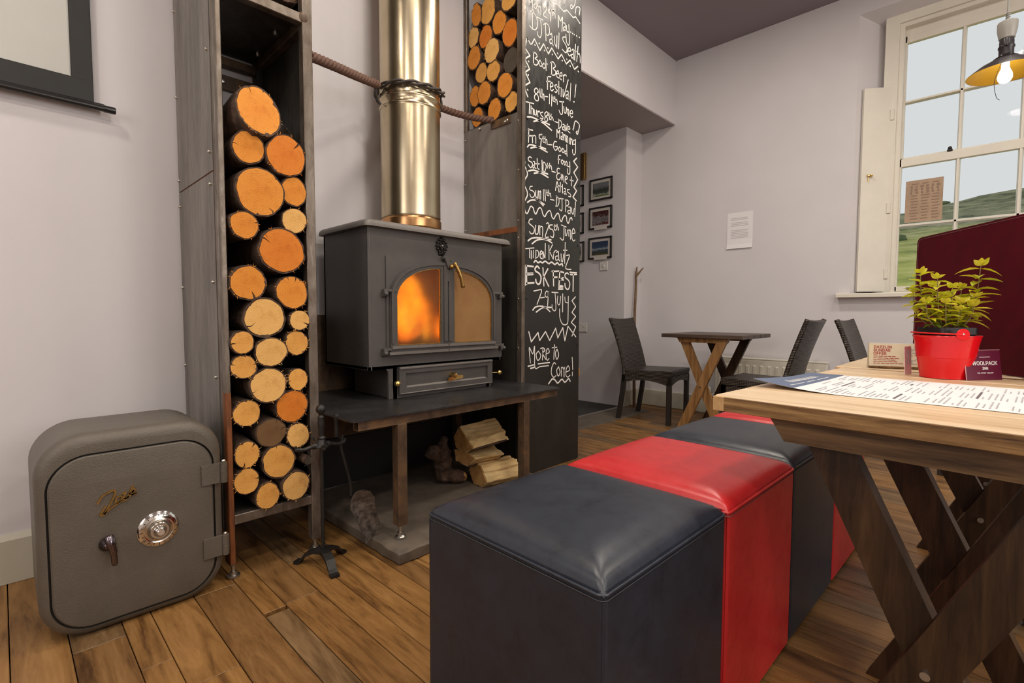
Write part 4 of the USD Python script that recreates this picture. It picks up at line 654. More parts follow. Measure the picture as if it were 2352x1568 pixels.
for row in CHALK.strip().split('\n'):
    nm, st = row.split('|'); ms = []
    for s in st.split(';'):
        p = np.array([[float(q) for q in k.split()] for k in s.split(',')]) / 1000; p[:, 0] += 2.056; p = p[p[:, 1] < 3.15]
        if len(p) < 2: continue
        w = {'chalk_border': 0.0082, 'chalk_dots': 0.009, 'chalk_underline': 0.0086, 'chalk_heading': 0.0098}.get(nm, 0.0064) * cr_.uniform(0.9, 1.1)
        if nm == 'chalk_border' and len(p) > 3 and not any(abs(np.diff(p[:, 1])) < 0.006): q = LineString(p).buffer(w / 2, quad_segs=2); ms.append(xzp(q.simplify(0.0006), CY - 0.0008, CY))
        else: ms.append(ribbon(p, w, CY))
    part(co, nm, join(*ms), 'chalk')

# ---------------------------------------------------------------- hearth: slab, steel shelf, back plate
sl = thing('hearth_slab', 'low grey brown stone slab on the floor under the steel shelf', 'stone slab')
r2 = np.random.default_rng(4)
q = as_tri(man(cbox(1.0, 2.05, 1.557, 2.42, 0.0, 0.046, 0.005)).refine_to_length(0.04)); q.vertices += (fb(q.vertices * 22, 3, 2)[:, None] * np.array([0.012, 0.012, 0.004])) * (q.vertices[:, 2:3] > 0.004); q.vertices[:, 0] = np.minimum(q.vertices[:, 0], 2.052); part(sl, 'stone', q, 'stone', 40)
bk = thing('hearth_back_plate', 'dark steel plate on the wall behind the stove', 'wall plate')
part(bk, 'plate', cbox(0.866, 2.053, 2.412, 2.428, 0.30, 0.926, 0.002), 'rusty_steel'); part(bk, 'lower_plate', cbox(0.866, 2.053, 2.412, 2.428, 0.048, 0.296), 'mat_black')
hs = thing('steel_hearth_shelf', 'black steel plate shelf on square legs carrying the stove', 'shelf')
pl = Polygon(np.vstack([[(0.866, 2.408), (0.866, 1.665)], [(0.896 - 0.03 * math.cos(t), 1.665 - 0.03 * math.sin(t)) for t in np.linspace(0.2, PI / 2, 6)], [(2.02, 1.635), (2.05, 1.65), (2.053, 1.70), (2.053, 2.408)]]))
part(hs, 'top_plate', xyp(pl, 0.541, 0.548), 'hearth_black')
o_ = sbox(0, 0, 0.036, 0.036).difference(sbox(0.003, 0.003, 0.033, 0.033)); part(hs, 'front_rail', shift(yzp(o_, 0.895, 2.03), (0, 1.652, 0.505)), 'rusty_steel')
for x, y in ((1.060, 1.650), (1.775, 1.650), (1.0, 2.30), (1.90, 2.32)):
    lg = part(hs, 'leg', cbox(x, x + 0.042, y, y + 0.042, 0.10, 0.505 if y < 2 else 0.541, 0.002), 'rusty_steel')
    part(lg, 'adjuster_foot', lathe([(0, 0.047), (0.022, 0.047), (0.022, 0.054), (0.013, 0.06), (0.013, 0.07), (0.008, 0.072), (0.008, 0.11), (0, 0.11)], 14, 'z', (x + 0.021, y + 0.021, 0)), 'bolt_steel', 40)
# split logs stored below the shelf
def split_log(label, c, L, prof, turn, tilt, seed, face=True):
    """cleft log along local x: prof is its section in y, z"""
    r_ = np.random.default_rng(seed); M = np.eye(4); M[:3, 3] = c; M = M @ rot(turn, [0, 0, 1]) @ rot(tilt, [0, 1, 0])
    t = thing('split_log', label, 'log', 'split firewood under the steel shelf', M=M)
    p = Polygon(prof).buffer(0.004).simplify(0.002); m = yzp(p.segmentize(0.012), 0, L); m = as_tri(man(m).refine_to_length(0.012)); v = m.vertices.copy()
    v[:, 1:] += np.c_[fb(v * [12, 70, 70], 3, seed), fb(v * [12, 70, 70], 3, seed + 9)] * 0.018; v[:, 0] += fb(v * [0, 60, 60], 3, seed + 4) * 0.03 * (v[:, 0] > L * 0.5); m.vertices = v
    part(t, 'cleft_wood', m, 'split_wood', 30); part(t, 'sawn_face', shift(yzp(p.buffer(-0.004), 0, 0.004), (-0.004, 0, 0)), 'split_end')
    part(t, 'bark', shift(yzp(LineString([q for q in prof if q[1] <= min(k[1] for k in prof) + 0.03][:4] or prof[:2]).buffer(0.005), 0.005, L * 0.92), (0, 0, -0.004)), 'bark', 40)
split_log('large cleft log lying lowest in front below the steel shelf', (1.700, 1.90, 0.118), 0.235, [(-0.075, -0.03), (-0.03, -0.066), (0.04, -0.066), (0.085, -0.01), (0.05, 0.04), (-0.02, 0.035)], -8, 3, 21)
split_log('flat splinter of cleft log pressed between two larger ones below the shelf', (1.640, 1.935, 0.205), 0.215, [(-0.07, 0.0), (-0.02, -0.042), (0.06, -0.03), (0.08, 0.02), (0.0, 0.03)], 4, 5, 22)
split_log('cleft log with a broad pale side lying topmost below the steel shelf', (1.625, 1.935, 0.296), 0.235, [(-0.085, -0.03), (-0.02, -0.058), (0.06, -0.05), (0.075, 0.0), (0.02, 0.06)], -4, -3, 23)
rt = thing('root_log', 'dark knotted root log left of the cleft logs below the shelf', 'log', 'split firewood under the steel shelf')
b_ = m3.Manifold()
for a, b, ra, rb in (((1.60, 2.06, 0.09), (1.58, 2.05, 0.20), .042, .05), ((1.58, 2.05, 0.20), (1.50, 2.02, 0.235), .05, .036), ((1.60, 2.06, 0.09), (1.66, 1.99, 0.085), .04, .03), ((1.58, 2.05, 0.2), (1.62, 2.08, 0.27), .04, .02)):
    b_ = b_ + man(hull(np.vstack([ball(a, ra, 1).vertices, ball(b, rb, 1).vertices])))
q = as_tri(b_.refine_to_length(0.012)); q.vertices += q.vertex_normals * fb(q.vertices * 40, 3, 5)[:, None] * 0.03; part(rt, 'root', q, 'bark', 40); part(rt, 'broken_end', ball((1.665, 1.985, 0.085), 0.026, 2, (0.8, 1, 1)), 'split_end')

# ---------------------------------------------------------------- the stove
st = thing('wood_stove', 'dark grey cast iron wood stove with arched double doors on the steel shelf', 'stove')
SY, SB, SX0, SX1 = 1.95, 2.36, 1.111, 1.915
def arch(x0, x1, zs, zt, zb, k=28, p=2.3):
    xs = np.cos(np.linspace(PI, 0, k)); cx, hw = (x0 + x1) / 2, (x1 - x0) / 2
    return [(x0, zb)] + [(cx + hw * x, zs + (zt - zs) * (1 - abs(x) ** p) ** (1 / p)) for x in xs] + [(x1, zb)]
ARCH = Polygon(arch(1.208, 1.848, 1.000, 1.180, 0.75)); CXS = 1.528
fp = Polygon([(SX0, 0.686), (SX1, 0.686), (SX1, 1.305), (SX0, 1.305)])
front = xzp(fp.difference(Polygon(arch(1.225, 1.83, 1.0, 1.16, 0.78))), SY, SY + 0.012)
body = join(front, cbox(SX0, SX0 + 0.012, SY + 0.006, SB, 0.686, 1.305, 0.002), cbox(SX1 - 0.012, SX1, SY + 0.006, SB, 0.686, 1.305, 0.002), cbox(SX0, SX1, SB - 0.012, SB, 0.686, 1.305), cbox(SX0, SX1, SY, SB, 0.686, 0.70), lathe([(0, 0.686), (0.013, 0.686), (0.013, 1.305), (0, 1.305)], 20, 'z', (SX0 + 0.0125, SY + 0.0125, 0)), lathe([(0, 0.686), (0.013, 0.686), (0.013, 1.305), (0, 1.305)], 20, 'z', (SX1 - 0.0125, SY + 0.0125, 0)))
part(st, 'body', body, 'cast_iron', 40)
part(st, 'fire_brick', join(cbox(1.17, 1.86, 2.28, 2.30, 0.70, 1.25), cbox(1.16, 1.18, 1.97, 2.30, 0.70, 1.25), cbox(1.85, 1.87, 1.97, 2.30, 0.70, 1.25), cbox(1.16, 1.87, 1.97, 2.30, 1.23, 1.25), cbox(1.16, 1.87, 1.97, 2.30, 0.70, 0.735)), 'fire_brick')
tp = rrect(1.963 - 1.085, 2.376 - 1.918, 0.025, 6, (1.963 + 1.085) / 2, (2.376 + 1.918) / 2)
part(st, 'top_plate', hull([(x + (cx_ - x) * s, y + (cy_ - y) * s2, z) for (x, y) in tp for cx_, cy_ in [(1.524, 2.147)] for s, s2, z in ((0, 0, 1.305), (0, 0, 1.314), (0.008, 0.014, 1.325), (0.028, 0.05, 1.333))]), 'cast_iron_top', 30)
part(st, 'base', join(xzp(Polygon([(1.110, 0.70), (1.16, 0.70), (1.19, 0.695), (1.207, 0.67), (1.207, 0.549), (1.835, 0.549), (1.835, 0.67), (1.85, 0.695), (1.88, 0.70)]), SY, SY + 0.012), cbox(1.23, 1.25, SY, 2.32, 0.549, 0.69), cbox(1.80, 1.82, SY, 2.32, 0.549, 0.69), cbox(1.23, 1.82, 2.3, 2.32, 0.549, 0.69)), 'cast_iron')
part(st, 'hood_panel', xzp(Polygon([(1.196, 0.742), (1.844, 0.742), (1.844, 1.187), (1.196, 1.187)]).difference(ARCH.buffer(-0.004)), SY - 0.007, SY), 'cast_iron')
for k, (gx0, gx1) in enumerate(((1.242, 1.487), (1.570, 1.822))):
    half = sbox(1.19, 0.7, CXS, 1.3) if k == 0 else sbox(CXS, 0.7, 1.87, 1.3)
    inner = Polygon(arch(1.240, 1.822, 0.985, 1.150, 0.79)).intersection(sbox(gx0, 0.79, gx1, 1.3)).buffer(-0.012).buffer(0.012)
    door_ = ARCH.intersection(half).buffer(-0.001).difference(inner)
    dr = part(st, 'door', xzp(door_, SY - 0.020, SY - 0.002), 'cast_iron')
    mold = ARCH.buffer(-0.004).difference(ARCH.buffer(-0.016)).intersection(sbox(1.0, 0.80, 2, 1.3)).intersection(half)
    part(dr, 'moulding', xzp(mold, SY - 0.026, SY - 0.019), 'cast_iron')
    part(dr, 'moulding', join(xzp(sbox(min(gx0, CXS) - 0.03 if k == 0 else CXS + 0.002, 0.776, CXS - 0.002 if k == 0 else gx1 + 0.02, 0.788), SY - 0.03, SY - 0.019), xzp(sbox(1.197 if k == 0 else CXS + 0.002, 0.75, CXS - 0.002 if k == 0 else 1.862, 0.762), SY - 0.030, SY - 0.019)), 'cast_iron_top')
    part(dr, 'glass_bead', xzp(inner.buffer(0.0005).difference(inner.buffer(-0.004)), SY - 0.017, SY - 0.008), 'old_brass')
    part(dr, 'glass', xzp(inner.buffer(-0.001), SY - 0.012, SY - 0.008), 'stove_glass' if k == 0 else 'stove_glass_sooty', label='amber lit stove glass' if k == 0 else 'sooted brown stove glass')
part(st, 'centre_stile', join(xzp(sbox(1.503, 0.80, 1.551, 1.165).difference(sbox(1.524, 0.80, 1.532, 1.09)), SY - 0.026, SY - 0.018)), 'cast_iron')
for x, z, s in ((1.186, 1.025, 1), (1.182, 0.764, 1), (1.892, 1.033, -1), (1.900, 0.757, -1)):
    part(st, 'hinge', join(lathe([(0, -0.017), (0.011, -0.016), (0.012, 0), (0.011, 0.016), (0, 0.017)], 14, 'z', (x, SY - 0.018, z)), cbox(min(x, x + s * 0.055), max(x, x + s * 0.055), SY - 0.024, SY - 0.012, z + 0.003, z + 0.015, 0.002), cbox(x - 0.01, x + 0.01, SY - 0.02, SY + 0.004, z - 0.02, z + 0.0, 0.003), ball((x - s * 0.004, SY - 0.03, z - 0.006), 0.010, 2)), 'cast_iron', 40)
dw = part(st, 'ash_door', xzp(sbox(1.252, 0.566, 1.829, 0.692).difference(sbox(1.287, 0.596, 1.794, 0.661)), SY - 0.018, SY), 'cast_iron')
part(dw, 'inner_panel', cbox(1.285, 1.796, SY - 0.006, SY, 0.594, 0.663), 'cast_iron'); part(dw, 'moulding', join(cbox(1.254, 1.827, SY - 0.024, SY - 0.017, 0.680, 0.690, 0.002), cbox(1.258, 1.825, SY - 0.022, SY - 0.017, 0.567, 0.573, 0.002), hull([(1.288, SY - 0.018, 0.594), (1.793, SY - 0.018, 0.594), (1.300, SY - 0.006, 0.603), (1.782, SY - 0.006, 0.603), (1.288, SY - 0.006, 0.594), (1.793, SY - 0.006, 0.594)])), 'cast_iron_top')
part(dw, 'handle', join(hull([(1.522, SY - 0.036, 0.604), (1.522, SY - 0.036, 0.622), (1.56, SY - 0.040, 0.630), (1.612, SY - 0.034, 0.628), (1.612, SY - 0.034, 0.612), (1.56, SY - 0.040, 0.610), (1.522, SY - 0.028, 0.604), (1.522, SY - 0.028, 0.622), (1.612, SY - 0.026, 0.628), (1.612, SY - 0.026, 0.612)]), lathe([(0, 0.046), (0.010, 0.044), (0.014, 0.03), (0.010, 0.0), (0, 0)], 16, 'y', (1.556, SY - 0.004, 0.632))), 'brass', 40)
for x, z, r in ((1.239, 0.619, 0.0145), (1.876, 0.619, 0.013)):
    part(st, 'air_knob', join(ball((x, SY - 0.022, z), r, 3), lathe([(0, 0), (0.005, 0), (0.005, 0.02), (0, 0.02)], 10, 'y', (x, SY + 0.004, z)) if x < 1.5 else tube([(1.80, SY + 0.02, z), (x, SY - 0.02, z)], 0.003, 8)), 'brass', True)
ro = part(st, 'badge', lathe([(0, 0.010), (0.012, 0.009), (0.016, 0.005), (0.022, 0.008), (0.028, 0.004), (0.030, 0), (0, 0)], 32, 'y', (1.504, SY - 0.001, 1.259)), 'iron_black', 40)
part(ro, 'badge_relief', join(*[ball((1.504 + 0.029 * math.cos(t), SY - 0.008, 1.259 + 0.032 * math.sin(t)), 0.0065, 1) for t in np.linspace(0, 2 * PI, 12, endpoint=False)], *[ball((1.504 + 0.015 * math.cos(t), SY - 0.011, 1.259 + 0.016 * math.sin(t)), 0.005, 1, (1, 1, 1.0)) for t in np.linspace(0.3, 2 * PI + 0.3, 6, endpoint=False)], hull([(1.488, SY - 0.012, 1.285), (1.52, SY - 0.012, 1.285), (1.496, SY - 0.006, 1.30), (1.512, SY - 0.006, 1.30), (1.49, SY, 1.28), (1.518, SY, 1.28)]), hull([(1.486, SY - 0.010, 1.222), (1.522, SY - 0.010, 1.222), (1.49, SY, 1.212), (1.518, SY, 1.212), (1.486, SY, 1.232), (1.522, SY, 1.232)])), 'iron_black', True); part(ro, 'badge_stud', ball((1.504, SY - 0.012, 1.259), 0.005), 'bolt_steel', True)
la = part(st, 'latch', join(hull([(1.506, SY - 0.022, 1.212), (1.556, SY - 0.022, 1.208), (1.505, SY - 0.022, 1.195), (1.556, SY - 0.022, 1.190), (1.506, SY - 0.004, 1.212), (1.556, SY - 0.004, 1.208), (1.505, SY - 0.004, 1.195), (1.556, SY - 0.004, 1.190)]), hull([(1.503, SY - 0.034, 1.20), (1.528, SY - 0.034, 1.196), (1.522, SY - 0.034, 1.152), (1.546, SY - 0.034, 1.152), (1.503, SY - 0.022, 1.20), (1.528, SY - 0.022, 1.196), (1.522, SY - 0.022, 1.152), (1.546, SY - 0.022, 1.152)])), 'cast_iron', 30)
part(la, 'latch_handle', join(tube(spline([(1.546, SY - 0.05, 1.180), (1.560, SY - 0.058, 1.15), (1.578, SY - 0.064, 1.105), (1.590, SY - 0.062, 1.062)], 6), [0.006] + [0.0095] * 16 + [0.0105, 0.010], 10), ball((1.536, SY - 0.042, 1.160), 0.012)), 'old_brass', True)
# the fire: burning logs, flames, embers
part(st, 'burning_log', join(tube([(1.24, 2.12, 0.765), (1.52, 2.20, 0.775)], 0.035, 10), tube([(1.28, 2.22, 0.76), (1.62, 2.13, 0.77)], 0.032, 10), tube([(1.30, 2.16, 0.82), (1.50, 2.12, 0.815)], 0.028, 10)), 'charred_wood', 40)
em = as_tri(man(cbox(1.20, 1.80, 2.03, 2.27, 0.735, 0.75)).refine_to_length(0.02)); em.vertices += np.c_[np.zeros((len(em.vertices), 2)), fb(em.vertices * 40, 3, 1) * 0.02]; part(st, 'ember_bed', em, 'ember', 40)
fm = []
for k, (x, y, h, r) in enumerate(((1.28, 2.16, 0.33, 0.085), (1.37, 2.20, 0.40, 0.09), (1.44, 2.14, 0.34, 0.08), (1.50, 2.20, 0.32, 0.075), (1.58, 2.22, 0.22, 0.05), (1.33, 2.22, 0.42, 0.08), (1.22, 2.20, 0.34, 0.045), (1.40, 2.10, 0.26, 0.06), (1.70, 2.2, 0.12, 0.05))):
    zz = np.linspace(0, 1, 14); pr = [(r * (math.sin(PI * min(1, t * 0.92 + 0.08)) ** 0.7) * (1 - 0.3 * t) + 0.001, 0.80 + h * t) for t in zz]; pr[-1] = (0, 0.80 + h)
    f_ = lathe(pr, 14, 'z', (x, y, 0)); f_.vertices[:, 0] += np.sin(f_.vertices[:, 2] * 22 + k) * 0.014; f_.vertices[:, 1] *= 1.0; fm.append(f_)
for f_ in fm: part(st, 'flame', f_, 'flame', True)

# flue pipe
fx, fy, r = 1.506, 2.20, 0.150
fu = thing('flue_pipe', 'polished brass coloured flue pipe rising from the stove top', 'flue')
part(fu, 'lower_pipe', lathe([(r - 0.002, 1.415), (r + 0.001, 1.42), (r, 1.428), (r, 1.945), (r + 0.006, 1.950), (r + 0.006, 1.957), (r + 0.0005, 1.963), (r + 0.0005, 1.985), (r + 0.006, 1.990), (r + 0.006, 1.998), (r, 2.004), (r, ZC)], 96, 'z', (fx, fy, 0)), 'flue_brass', True)
part(fu, 'base_collar', lathe([(r - 0.006, 1.333), (r - 0.004, 1.36), (r + 0.002, 1.363), (r + 0.004, 1.366), (r + 0.004, 1.404), (r + 0.001, 1.408), (r - 0.003, 1.412), (r - 0.003, 1.416)], 96, 'z', (fx, fy, 0)), 'flue_copper', 50)
# rope stays tied to a twisted wire ring round the flue
def strands(path, R, rs, turns, n, name, parent, mtl, k=3, seg=8):
    path = np.asarray(path); L = np.r_[0, np.cumsum(np.linalg.norm(np.diff(path, axis=0), axis=1))]; s = np.linspace(0, L[-1], n); C = np.stack([np.interp(s, L, path[:, i]) for i in range(3)], 1)
    T = np.gradient(C, axis=0); T /= np.linalg.norm(T, axis=1, keepdims=True); up = np.array([0, 0, 1.0]); U = np.cross(T, up); U /= np.linalg.norm(U, axis=1, keepdims=True); W = np.cross(U, T)
    for i in range(k):
        a = s / L[-1] * turns * 2 * PI + 2 * PI * i / k
        part(parent, name, tube(C + R * (np.cos(a)[:, None] * U + np.sin(a)[:, None] * W), rs, seg), mtl, True)
rp = thing('rope_stay', 'thick brown twisted rope from the left rack to the flue', 'rope')
strands(spline([(0.864, 1.935, 1.918), (1.0, 2.01, 1.952), (1.17, 2.11, 1.995), (1.318, 2.196, 2.035)], 10), 0.0100, 0.0105, 7, 150, 'strand', rp, 'rope')
rp = thing('rope_stay', 'thick brown twisted rope from the flue to the chalkboard column', 'rope')
strands(spline([(1.695, 2.215, 2.045), (1.82, 2.21, 2.045), (1.95, 2.19, 2.05), (2.040, 2.150, 2.052)], 10), 0.0095, 0.0100, 5, 120, 'strand', rp, 'rope')
wr = thing('wire_ring', 'dark twisted wire loop tied round the brass flue', 'wire')
an = np.linspace(0, 2 * PI, 61)[:-1]
ring = np.stack([fx + (r + 0.018) * np.cos(an), fy + (r + 0.018) * np.sin(an), 2.045 + 0.012 * np.sin(an * 2 + 1) + 0.02 * np.cos(an)], 1)
strands(np.vstack([ring, ring[:1]]), 0.007, 0.0062, 7, 200, 'wire_strand', wr, 'wire_black', 2)
for s, x in ((-1, fx - r - 0.018), (1, fx + r + 0.018)):
    z = 2.045 + 0.02 * s
    part(wr, 'tied_end', tube(spline([(x - s * 0.005, fy, z), (x + s * 0.022, fy - 0.005, z + 0.012), (x + s * 0.030, fy, z - 0.02), (x + s * 0.014, fy + 0.01, z - 0.05), (x - s * 0.004, fy + 0.012, z - 0.072)], 6), 0.0065, 8), 'wire_black', True)

# ---------------------------------------------------------------- companion set
cs = thing('fireside_tool_stand', 'black iron fireside tool stand on three arched feet before the rack', 'tool stand', loc=(0.807, 1.762, 0))
part(cs, 'stem', join(tube([(0, 0, 0.05), (0, 0, 0.46)], 0.0065, 10), lathe([(0.0, 0.28), (0.008, 0.282), (0.008, 0.29), (0, 0.292)], 12)), 'iron_black', 40)
part(cs, 'hand_grip', lathe([(0, 0.445), (0.028, 0.447), (0.027, 0.452), (0.018, 0.462), (0.014, 0.475), (0.017, 0.48), (0.010, 0.486), (0.011, 0.51), (0.013, 0.53), (0.010, 0.548), (0.012, 0.555), (0.007, 0.563), (0.009, 0.568), (0.017, 0.577), (0.0185, 0.586), (0.015, 0.595), (0.006, 0.601), (0, 0.602)], 20), 'iron_black', 40)
part(cs, 'hook_bar', join(*[tube(spline([(0, 0, 0.452), (0.03 * dx, 0.03 * dy, 0.452), (0.062 * dx, 0.062 * dy, 0.446), (0.088 * dx, 0.088 * dy, 0.450), (0.093 * dx, 0.093 * dy, 0.462)], 5), [0.012] * 6 + [0.008] * 11 + [0.006] * 4, 8) for dx, dy in ((1, -0.0), (-1, 0.05), (0.1, 1), (-0.15, -0.55))]), 'iron_black', 40)
for d in (123, 265, 26):
    a = math.radians(d); u = np.array([math.cos(a), math.sin(a)]); n_ = np.array([-u[1], u[0]])
    prof = [(0.0, 0.058, 0.015), (0.035, 0.057, 0.016), (0.066, 0.044, 0.016), (0.088, 0.018, 0.015), (0.096, 0.006, 0.016), (0.116, 0.006, 0.015)]
    ms = [hull([(*(u * p[0] + n_ * s * p[2]), p[1] - dz) for p in (p0, p1) for s in (-1, 1) for dz in (-0.004, 0.010 if p[1] > 0.02 else 0.006)]) for p0, p1 in zip(prof[:-1], prof[1:])]
    part(cs, 'foot', join(*ms), 'iron_black', 25)
sv = thing('hearth_shovel', 'ash stained hearth shovel hanging from the tool stand', 'shovel')
part(sv, 'handle', join(tube(spline([(0.893, 1.765, 0.475), (0.885, 1.765, 0.43), (0.900, 1.762, 0.36), (0.917, 1.76, 0.28), (0.918, 1.758, 0.235)], 6), 0.0055, 8), lathe([(0, 0.47), (0.008, 0.472), (0.0095, 0.50), (0.007, 0.525), (0.010, 0.54), (0.012, 0.55), (0.009, 0.558), (0, 0.56)], 14, 'z', (0.868, 1.765, 0)), tube([(0.868, 1.765, 0.48), (0.893, 1.765, 0.455)], 0.005, 8)), 'iron_black', 40)
g = [(0.918, 0.238), (0.930, 0.256), (0.952, 0.260), (0.974, 0.250), (0.992, 0.222), (1.008, 0.165), (1.042, 0.080), (0.968, 0.030), (0.950, 0.095), (0.926, 0.15), (0.908, 0.19), (0.910, 0.22)]
gp = Polygon(g).buffer(0.008).buffer(-0.008).buffer(-0.006).buffer(0.006); m = as_tri(man(xzp(gp, 1.752, 1.755)).refine_to_length(0.012)); c_ = np.array([0.963, 0.15]); dirn = np.array([0.5, -0.86]); nrm = np.array([0.86, 0.5]); off = (m.vertices[:, [0, 2]] - c_) @ nrm; along = (m.vertices[:, [0, 2]] - c_) @ dirn
m.vertices[:, 1] -= 9.0 * off ** 2 * np.clip(1 - along * 4, 0.2, 1.2) + np.clip(-along - 0.06, 0, 1) * 0.25; part(sv, 'blade', m, 'ash_steel', 40)

# ---------------------------------------------------------------- the safe
sf = thing('old_safe', 'old grey hammered steel safe with rounded corners on the floor', 'safe')
X0, X1, Z0, Z1, FY, BY = 0.046, 0.505, 0.0, 0.590, 1.845, 2.16
def rr_at(ins, y, R=0.115): q = rrect(X1 - X0 - 2 * ins, Z1 - Z0 - 2 * ins, R - ins, 12, (X0 + X1) / 2, (Z0 + Z1) / 2); return [(x, y, z) for x, z in q]
pts = []
for t in np.linspace(0, PI / 2, 6): pts += rr_at(0.034 * (1 - math.sin(t)), FY + 0.034 * (1 - math.cos(t))) + rr_at(0.03 * (1 - math.sin(t)), BY - 0.03 * (1 - math.cos(t)))
body = man(hull(pts)); dc = rrect(0.406, 0.503, 0.094, 12, 0.274, 0.2775)
body = body - man(xzp(Polygon(dc).buffer(0.0028), FY - 0.01, FY + 0.02)); part(sf, 'body', body, 'hammered_grey', 40)
part(sf, 'door_gap', xzp(Polygon(dc).buffer(0.006), FY + 0.014, FY + 0.018), 'hammered_dark')
dp = []
for ins, dy in ((0.004, -0.001), (0.0, 0.003), (0.0, 0.013), (0.03, -0.004), (0.08, -0.006)): dp += [(x, FY + dy, z) for x, z in rrect(0.401 - 2 * ins, 0.498 - 2 * ins, max(0.02, 0.092 - ins), 12, 0.274, 0.2775)]
sd = part(sf, 'door', hull(dp), 'hammered_grey', 30)
da = part(sf, 'dial', lathe([(0, 0.0), (0.0, 0.006), (0.036, 0.006), (0.0365, 0.009), (0.039, 0.010), (0.047, 0.008), (0.054, 0.002), (0.055, -0.003)], 64, 'y', (0.320, FY - 0.006, 0.268)), 'chrome', 30)
part(da, 'dial_ring', lathe([(0.0, 0.024), (0.024, 0.024), (0.027, 0.021), (0.030, 0.010), (0.035, 0.008), (0.035, 0.004)], 64, 'y', (0.320, FY - 0.006, 0.268)), 'brushed_chrome', 30)
part(da, 'dial_knob', lathe([(0, 0.043), (0.009, 0.043), (0.011, 0.041), (0.012, 0.034), (0.016, 0.030), (0.018, 0.023), (0, 0.023)], 40, 'y', (0.320, FY - 0.006, 0.268)), 'chrome', 30)
part(da, 'dial_ticks', join(*[xf(cbox(-0.0007, 0.0007, -0.0005, 0.0005, 0.041, 0.047 if i % 5 else 0.049), np.array([[math.cos(t), 0, -math.sin(t), 0.320], [0, 1, 0, FY - 0.0155], [math.sin(t), 0, math.cos(t), 0.268], [0, 0, 0, 1]])) for i, t in enumerate(np.linspace(0, 2 * PI, 20, endpoint=False))]), 'iron_black')
hd = part(sf, 'handle', join(lathe([(0, 0), (0.020, 0), (0.020, 0.008), (0.014, 0.014), (0.011, 0.03), (0.0, 0.031)], 24, 'y', (0.196, FY - 0.004, 0.262)), tube(spline([(0.198, FY - 0.030, 0.290), (0.200, FY - 0.040, 0.275), (0.205, FY - 0.042, 0.245), (0.208, FY - 0.038, 0.205)], 6), [0.010] + [0.012] * 8 + [0.010] * 4 + [0.008] * 5 + [0.006], 12)), 'dark_chrome', True)
bs = [[(0.178, 0.386), (0.190, 0.405), (0.215, 0.415), (0.218, 0.405), (0.205, 0.375), (0.190, 0.350), (0.183, 0.352), (0.195, 0.372)], [(0.218, 0.378), (0.222, 0.392), (0.232, 0.394), (0.233, 0.384), (0.222, 0.376)], [(0.236, 0.400), (0.243, 0.402), (0.238, 0.390), (0.244, 0.382), (0.236, 0.378)], [(0.246, 0.384), (0.258, 0.412), (0.262, 0.416)], [(0.252, 0.396), (0.266, 0.405)], [(0.262, 0.408), (0.258, 0.392), (0.268, 0.394)], [(0.192, 0.352), (0.210, 0.366), (0.240, 0.384), (0.268, 0.396)]]
part(sd, 'script_badge', join(*[xzp(LineString(spline(np.array(b), 5)).buffer(0.0024, quad_segs=2), FY - 0.011, FY - 0.004) for b in bs]), 'old_brass')
for z in (0.404, 0.158):
    hg = part(sf, 'hinge', join(hull([(x, FY - d, zz) for x in (0.440, 0.492) for zz in (z - 0.033, z + 0.033) for d in (0.010, 0.0)] + [(0.505, FY - 0.004, zz) for zz in (z - 0.033, z + 0.033)]), ), 'hammered_grey')
    part(hg, 'hinge_barrel', lathe([(0, z - 0.036), (0.010, z - 0.034), (0.011, z - 0.001), (0.0095, z), (0.0095, z + 0.0015), (0.011, z + 0.002), (0.011, z + 0.033), (0, z + 0.034)], 16, 'z', (0.505, FY - 0.008, 0)), 'hammered_grey', 40)
    part(hg, 'hinge_pin', ball((0.505, FY - 0.008, z + 0.038), 0.007, 2, (1, 1, 0.8)), 'chrome', True)
